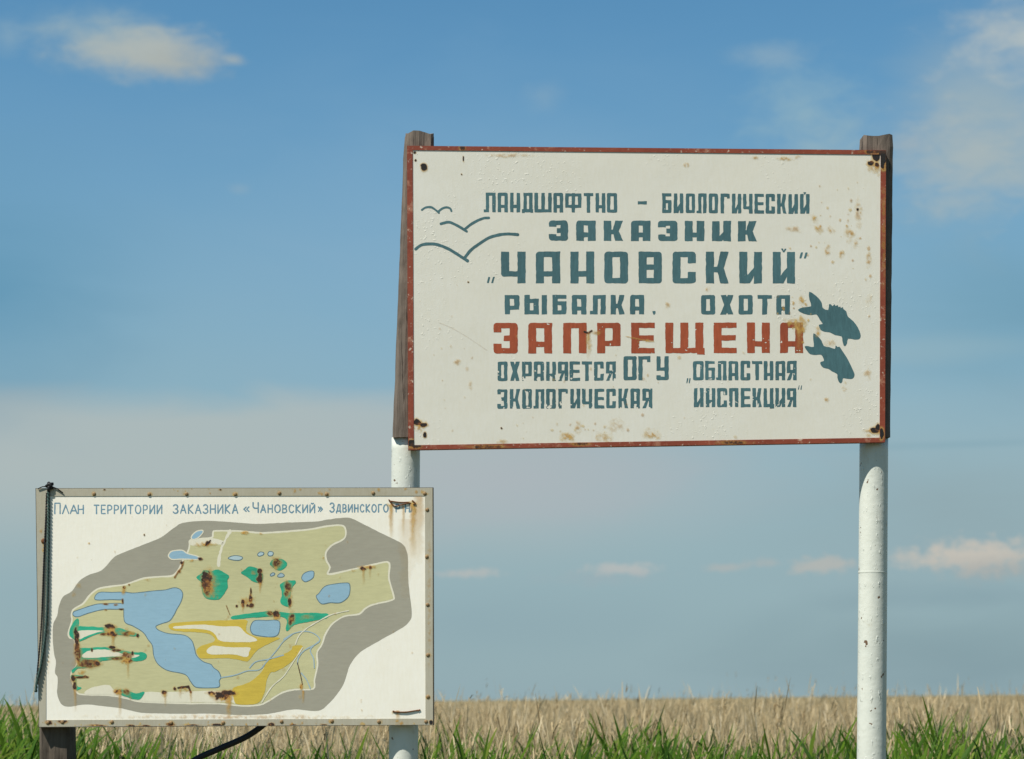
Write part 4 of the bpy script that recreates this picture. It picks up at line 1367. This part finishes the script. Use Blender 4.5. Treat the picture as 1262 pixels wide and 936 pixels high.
# rust around the bolts on the frame strips
fm2 = []
for i, (x, y) in enumerate(bolts[:-1]):
    fm2.append(('stain', x, y, 5, 4, 0.55))
    if i % 3 == 0:
        fm2.append(('stain', x, y, 3.5, 3, 0.8))
fm2 += [('rust', 61, 890.5, 4, 2.4, 0.78), ('rust', 77, 889.5, 4.5, 2.2, 0.8), ('rust', 119, 894.5, 9, 1.3, 0.6), ('rust', 162, 894.6, 4, 1.6, 0.75), ('rust', 178, 895, 6, 1.0, 0.7), ('rust', 211, 893, 4, 1.8, 0.6), ('rust', 236, 894.6, 9, 1.4, 0.7), ('rust', 267, 894.3, 6, 2.2, 0.8), ('rust', 334, 893.4, 3.6, 2, 0.75), ('rust', 362, 893.8, 4, 1.4, 0.7), ('rust', 399, 893.6, 3, 1.3, 0.75),
        ('hole', 54, 667, 2.4, 2.6), ('stain', 54, 675, 3, 9, 0.7), ('stain', 51, 656, 3, 4, 0.35), ('hole', 531.5, 890.5, 2.2, 2.6), ('stain', 490, 890, 4, 6, 0.6), ('specks', 290, 604, 300, 5, 26, 0.5), ('hole', 272, 604, 1.4, 1.0), ('hole', 129, 604, 1.2, 0.8), ('stain', 529, 750, 3, 120, 0.2), ('specks', 280, 893.5, 330, 3, 60, 0.6)]
rust_sheet('rust_stain', fm2, (43, 600, 535, 897), LO, 0.0021, mframe, 0.7, 23, (Lo_o, Lo_i))
# rusty wire ties that hold the board to the pipe
def wire(ptlists, rad=0.0022):
    parts = []
    for pts, offs in ptlists:
        sp_ = spline(pts, False, 6)
        of = np.interp(np.linspace(0, 1, len(sp_)), np.linspace(0, 1, len(offs)), offs)
        P = np.array([LO.at(np.array([x]), np.array([y]), o_)[0] for (x, y), o_ in zip(sp_, of)])
        parts.append(tube(P, rad, 8))
    V, F = merge(parts)
    return mesh_list('wire_tie', V, F, M['wire'], mp_, True)


wire([([(479, 617), (482, 618), (495, 619.5), (510, 618.5)], [-.008, .0025, .003, -.005]),
      ([(480, 618), (486, 624), (493, 623), (503, 620.5), (512, 621)], [.0, .003, .0035, .003, -.008]),
      ([(508, 617), (512, 621), (509, 622)], [.002, .003, .002]), ([(479, 616), (482.5, 619.5)], [.002, .003])])
wire([([(484.5, 877), (486, 877.6), (500, 877.8), (514, 875.8), (518, 875.2)], [-.008, .002, .0028, .002, -.006]), ([(484, 876.5), (488, 878.2)], [.002, .002]), ([(515, 876.4), (518, 874.8)], [.002, .002])], 0.0024)

# the short timber under the left end
d = 0.020 + 0.012 + 0.06
lp_t = LO.behind(np.array([69.5]), np.array([610.0]), d)[0]
lp_b = LO.behind(np.array([71.5]), np.array([936.0]), d)[0]
k = lp_b[2] / (lp_t[2] - lp_b[2])
timber('timber_post', lp_t, lp_b - (lp_t - lp_b) * k, 0.112, 0.12, np.array([1.0, 0, 0]), np.array([0, 1.0, 0]), M['darkwood'], mp_, 0.002, 21)

# ---------------------------------------------------------------- cord hanging on the left edge
rope = empty('twisted_cord', tuple(LO.at(np.array([60.0]), np.array([850.0]), 0.02)[0]),
             'dark twisted cord hanging down the left edge of the map board', 'cord')


def cord(pts, offs, rad, twist, nstr=2):
    sp_ = spline(pts, False, 40)
    of = np.interp(np.linspace(0, 1, len(sp_)), np.linspace(0, 1, len(offs)), offs)
    P = LO.at(sp_[:, 0], sp_[:, 1], 0) + LO.n * of[:, None]
    L = np.concatenate([[0], np.cumsum(np.linalg.norm(np.diff(P, axis=0), axis=1))])
    n = int(L[-1] / twist * 8)
    s = np.linspace(0, L[-1], n)
    Q = np.stack([np.interp(s, L, P[:, i]) for i in range(3)], 1)
    parts = []
    for q in range(nstr):
        th = 2 * math.pi * s / twist + 2 * math.pi * q / nstr
        H = Q + rad * 0.62 * (np.cos(th)[:, None] * np.array([1, 0, 0]) + np.sin(th)[:, None] * -LO.n)
        parts.append(tube(H, rad * 0.66, 6))
    return parts


pr = cord([(60, 606), (60.3, 640), (59.5, 700), (57.5, 770), (52, 815), (46.5, 840), (45, 853)], [.007, .006, .006, .008, .010, .012, .012], 0.0047, 0.027)
V, F = merge(pr)
mesh_list('cord_strand', V, F, M['rope'], rope, True)
pr = cord([(58, 608), (56.8, 640), (54.5, 690), (51.5, 770), (47.5, 820), (44.6, 852)], [.007, .006, .006, .008, .010, .010], 0.0028, 0.020)
V, F = merge(pr)
mesh_list('cord_strand', V, F, M['cable'], rope, True)
kn = []
for a_, b_ in (((57, 600), (66, 597)), ((60, 595.5), (65, 603)), ((62, 598), (60, 607)), ((64, 600), (78, 608)), ((58, 600), (47, 603))):
    m_ = lerp2(a_, b_, .5)
    thin = abs(a_[0] - b_[0]) > 10
    P = np.array([LO.at(np.array([x]), np.array([y]), o_)[0] for (x, y), o_ in ((a_, .004), ((m_[0], m_[1] - 1.2), .012 if not thin else .006), (b_, .005))])
    kn.append(tube(P, 0.002 if thin else 0.006, 8))
V, F = merge(kn)
mesh_list('knot', V, F, M['cable'], rope, True)

# ---------------------------------------------------------------- the black hose under the map board
hz = [(205, 962), (240, 937), (268, 924), (296, 912), (312, 903), (326, 892), (338, 876)]
sp_ = spline(hz, False, 8)
P = LO.behind(sp_[:, 0], sp_[:, 1], 0.075)
low = P[0]
ext = np.array([low + (np.array([low[0] - 0.62, low[1] + 0.05, 0.02]) - low) * t for t in np.linspace(1, 0, 10)[:-1]])
ext[:, 2] = 0.02 + (low[2] - 0.02) * np.linspace(0, 1, 10)[:-1] ** 0.8
P = np.concatenate([ext, P])
V, F = tube(P, 0.0115, 14)
ho = mesh_list('hose', V, F, M['cable'], None, True)
ho['label'] = 'black rubber hose slanting up from the reeds to the underside of the map board'
ho['category'] = 'hose'

# ================================================================ REEDS
def reed_mat(name, ramp, transl):
    m, g = mat_new(name)
    at = g.n('ShaderNodeAttribute', attribute_name='tone')
    r = g.n('ShaderNodeValToRGB')
    e = r.color_ramp.elements
    n = len(ramp)
    while len(e) < n:
        e.new(0.5)
    for i in range(n):
        e[i].position = i / (n - 1)
    for i, c in enumerate(ramp):
        e[i].position = i / (n - 1)
        e[i].color = list(c) + [1]
    g.put(r.inputs[0], at.outputs['Fac'])
    d = g.n('ShaderNodeBsdfPrincipled')
    g.put(d.inputs['Base Color'], r.outputs[0])
    d.inputs['Roughness'].default_value = 0.6
    d.inputs['Specular IOR Level'].default_value = 0.12
    t = g.n('ShaderNodeBsdfTranslucent')
    g.put(t.inputs[0], r.outputs[0])
    mx = g.n('ShaderNodeMixShader')
    mx.inputs[0].default_value = transl
    g.put(mx.inputs[1], d.outputs[0])
    g.put(mx.inputs[2], t.outputs[0])
    o = g.n('ShaderNodeOutputMaterial')
    g.put(o.inputs[0], mx.outputs[0])
    return m


M['dry'] = reed_mat('dry_reed', [(.25, .18, .09), (.45, .345, .19), (.57, .46, .28), (.68, .58, .40)], 0.3)
M['fresh'] = reed_mat('fresh_green_reed', [(.013, .042, .005), (.044, .108, .009), (.100, .180, .014), (.23, .26, .05)], 0.35)


class Ribbons:
    def __init__(self):
        self.v, self.q, self.t = [], [], []
        self.n = 0

    def add(self, p0, d0, length, droop, width, tone, seg=3, blunt=0.25, face=None):
        """p0,d0: (N,3); length, droop, width, tone: (N,)"""
        N = len(p0)
        if N == 0:
            return
        if face is None:
            th = RNG.uniform(0, math.pi, N)
            face = np.stack([np.cos(th), np.sin(th) * 0.5, np.zeros(N)], 1)
        ts = np.linspace(0, 1, seg + 1)
        V = np.zeros((N, (seg + 1) * 2, 3))
        for k, t in enumerate(ts):
            c = p0 + d0 * (length * t)[:, None]
            c[:, 2] -= droop * length * t * t
            wd = width * (blunt + (1 - blunt) * math.sin(math.pi * min(1, 0.25 + t * 0.5))) * (1 - t ** 3 * 0.92)
            V[:, 2 * k] = c - face * (wd / 2)[:, None]
            V[:, 2 * k + 1] = c + face * (wd / 2)[:, None]
        nv = (seg + 1) * 2
        base = self.n + np.arange(N)[:, None] * nv
        for k in range(seg):
            self.q.append((base + np.array([2 * k, 2 * k + 1, 2 * k + 3, 2 * k + 2])))
        self.v.append(V.reshape(-1, 3))
        self.t.append(np.repeat(tone, nv))
        self.n += N * nv

    def build(self, name, mat):
        v = np.concatenate(self.v)
        q = np.concatenate(self.q).ravel()
        return mesh_np(name, v, q, np.arange(0, len(q), 4), mat, None, {'tone': np.clip(np.concatenate(self.t), 0, 1)})


def norm(a):
    return a / np.linalg.norm(a, axis=1)[:, None]


def field(y0, y1, n, spread=0.34):
    """points in the wedge the camera could look at, with room to step aside"""
    u = RNG.uniform(0, 1, n)
    y = np.sqrt(y0 ** 2 + u * (y1 ** 2 - y0 ** 2))
    x = RNG.uniform(-1, 1, n) * (y * spread + 1.2)
    return x, y


def dry_zone(R, y0, y1, n, wmul, leaves, plume, hm=1.42, hs=0.12, cut=None):
    x, y = field(y0, y1, n)
    patch = vnoise(x + 500, y + 500, 3.0, 5, 3)
    h = hm + RNG.normal(0, hs, n) + (patch - 0.5) * 0.30
    if cut is not None:
        h = np.minimum(h, cut + RNG.normal(0, 0.02, n))
    tone = np.clip(0.30 + RNG.normal(0, 0.2, n) + 0.5 * (patch - .3), 0, 1)
    lean = np.stack([RNG.normal(0.03, 0.06, n), RNG.normal(0, 0.07, n), np.ones(n)], 1)
    lean = norm(lean)
    p = np.stack([x, y, np.zeros(n)], 1)
    lo = RNG.uniform(0.1, 0.25, n)                      # stalk starts just above the litter
    p0 = p.copy()
    R.add(p0, lean, h, RNG.uniform(0, 0.03, n), RNG.uniform(0.005, 0.010, n) * wmul, tone, 2, 0.6)
    for k in range(leaves):
        t0 = RNG.uniform(0.5, 0.98, n)
        s = p + lean * (h * t0)[:, None]
        th = RNG.uniform(0, 2 * math.pi, n)
        d = norm(np.stack([np.cos(th) * .5, np.sin(th) * .5, RNG.uniform(1.0, 3.5, n)], 1))
        R.add(s, d, RNG.uniform(0.12, 0.30, n), RNG.uniform(0.0, 0.5, n), RNG.uniform(0.005, 0.011, n) * wmul, np.clip(tone + RNG.normal(0.04, 0.16, n), 0, 1), 3)
    sel = RNG.uniform(0, 1, n) < plume
    m = sel.sum()
    if m:
        tip = (p + lean * h[:, None])[sel]
        for k in range(5):
            th = RNG.normal(0.4, 0.9, m)
            d = norm(np.stack([np.cos(th) * .35, np.sin(th) * .35, np.ones(m)], 1))
            s = tip - np.array([0, 0, 1]) * RNG.uniform(0, 0.10, m)[:, None]
            R.add(s, d, RNG.uniform(0.07, 0.16, m), RNG.uniform(0.2, 0.9, m), RNG.uniform(0.006, 0.012, m) * wmul, np.clip(tone[sel] - 0.12, 0, 1), 2)


R = Ribbons()
dry_zone(R, 11.2, 18, 20000, 0.9, 2, 0.10, 1.40, 0.11)
dry_zone(R, 18, 34, 34000, 1.0, 2, 0.10, 1.44, 0.115)
dry_zone(R, 34, 80, 40000, 1.9, 1, 0.06, 1.45, 0.10)
dry_zone(R, 80, 420, 60000, 6.0, 1, 0.0, 1.48, 0.09)
# a few tall stalks with seed heads that stand out against the sky
n = 520
x, y = field(14, 50, n)
h = 1.66 + RNG.gamma(1.5, 0.05, n) * y / 24
p = np.stack([x, y, np.zeros(n)], 1)
lean = norm(np.stack([RNG.normal(0.03, 0.05, n), RNG.normal(0, 0.04, n), np.ones(n)], 1))
R.add(p, lean, h, np.zeros(n), np.full(n, 0.0055), RNG.uniform(0.1, 0.6, n), 3, 0.6)
for k in range(6):
    m = RNG.uniform(0, 1, n) < 0.6
    s = (p + lean * (h - RNG.uniform(0, 0.12, n))[:, None])[m]
    q = m.sum()
    d = norm(np.stack([RNG.normal(.25, .25, q), RNG.normal(0, .2, q), np.ones(q)], 1))
    R.add(s, d, RNG.uniform(0.05, 0.12, q), RNG.uniform(0.2, .9, q), RNG.uniform(.004, .010, q), RNG.uniform(0.05, 0.35, q), 2)
o = R.build('dry_reeds', M['dry'])
o['kind'] = 'stuff'
o['label'] = 'pale dry reed field stretching to the horizon'

G = Ribbons()


def green(x, y, h, leaves, lw=1.0, llen=1.0, tone0=0.42):
    n = len(x)
    p = np.stack([x, y, np.zeros(n)], 1)
    lean = norm(np.stack([RNG.normal(0.07, 0.13, n), RNG.normal(0, 0.10, n), np.ones(n)], 1))
    tone = np.clip(tone0 + RNG.normal(0, 0.14, n), 0, 1)
    G.add(p, lean, h * 0.97, np.zeros(n), np.full(n, 0.010), tone, 3, 0.6)
    for k in range(leaves):
        t0 = 1.0 - 0.42 * (k + RNG.uniform(0, 1, n)) / leaves
        L = RNG.uniform(0.22, 0.42, n) * llen
        s = p + lean * ((h - 0.16) * t0)[:, None]
        th = np.where(RNG.uniform(0, 1, n) < .66, RNG.normal(0.1, 0.55, n), RNG.normal(math.pi, 0.6, n))
        up = RNG.uniform(1.0, 4.5, n)
        d = norm(np.stack([np.cos(th), np.sin(th), up], 1))
        fa = norm(np.stack([-d[:, 2] * np.cos(th) + RNG.normal(0, .3, n), np.abs(RNG.normal(.6, .3, n)), np.cos(th) * d[:, 0] + RNG.normal(0, .2, n)], 1))
        G.add(s, d, L, RNG.gamma(1.3, 0.28, n), RNG.uniform(0.009, 0.026, n) * lw, np.clip(tone + RNG.normal(0.03, 0.16, n), 0, 1), 5, 0.3, fa)


# near belt: height follows what the photograph shows along the bottom of the frame
kx = np.array([-60, 0, 44, 60, 110, 200, 300, 420, 520, 560, 610, 660, 720, 760, 800, 850, 900, 960, 1010, 1040, 1060, 1100, 1140, 1180, 1220, 1262, 1330])
ky = np.array([862, 866, 872, 890, 900, 905, 914, 916, 904, 893, 908, 912, 905, 890, 890, 906, 914, 912, 902, 894, 906, 880, 878, 908, 902, 892, 884])


def belt(y0, y1, n, jit, drop=0):
    x, y = field(y0, y1, n, 0.30)
    px = PW / 2 + x / y * FPX
    top = np.interp(px, kx, ky) + drop
    clump = vnoise(px, y * 40, 34, 77, 2)
    top = top + np.abs(RNG.normal(0, jit, n)) + (0.60 - clump) * 52
    h = CAM_Z - (top - (862 - (px - 631) * math.tan(ROLL))) / FPX * y
    return x, y, h


x, y, h = belt(10.6, 12.2, 2600, 16)
green(x, y, h, 6, 0.85, 0.85)
x, y, h = belt(12.2, 15, 4200, 17, -4)
green(x, y, h, 5, 0.9, 0.85)
x, y, h = belt(15, 22, 1500, 14, 0)
green(x, y, h, 4, 1.0, 0.8, 0.35)
# single taller shoots that stand clear of the rest
for (px, top, yy, nl) in ((1022, 882, 10.6, 5), (1036, 876, 10.8, 4), (1098, 868, 10.9, 6), (1112, 862, 11.0, 6), (1128, 874, 10.7, 5), (1146, 876, 11.2, 5),
                          (796, 884, 10.5, 6), (742, 888, 11.0, 5), (768, 880, 11.2, 5), (534, 888, 10.8, 5), (558, 886, 11.2, 5), (604, 890, 10.6, 5),
                          (22, 868, 10.9, 6), (36, 864, 11.4, 5), (8, 872, 10.6, 6), (926, 892, 11.0, 4), (1214, 884, 11.0, 5), (1180, 888, 10.8, 4), (668, 896, 10.8, 5), (452, 908, 11.0, 5), (130, 902, 10.8, 5)):
    n_ = np.full(2, 1.0)
    xw = (px - PW / 2) / FPX * yy + np.array([0.0, RNG.normal(0, 0.04)])
    hw = CAM_Z - (top - (862 - (px - 631) * math.tan(ROLL)) + np.array([0, 12.0])) / FPX * yy
    green(xw - 0.07 * hw, n_ * yy, hw, nl, 0.95, 0.75, 0.28)
o = G.build('green_reeds', M['fresh'])
o['kind'] = 'stuff'
o['label'] = 'fresh green reed shoots growing in front of the dry field'
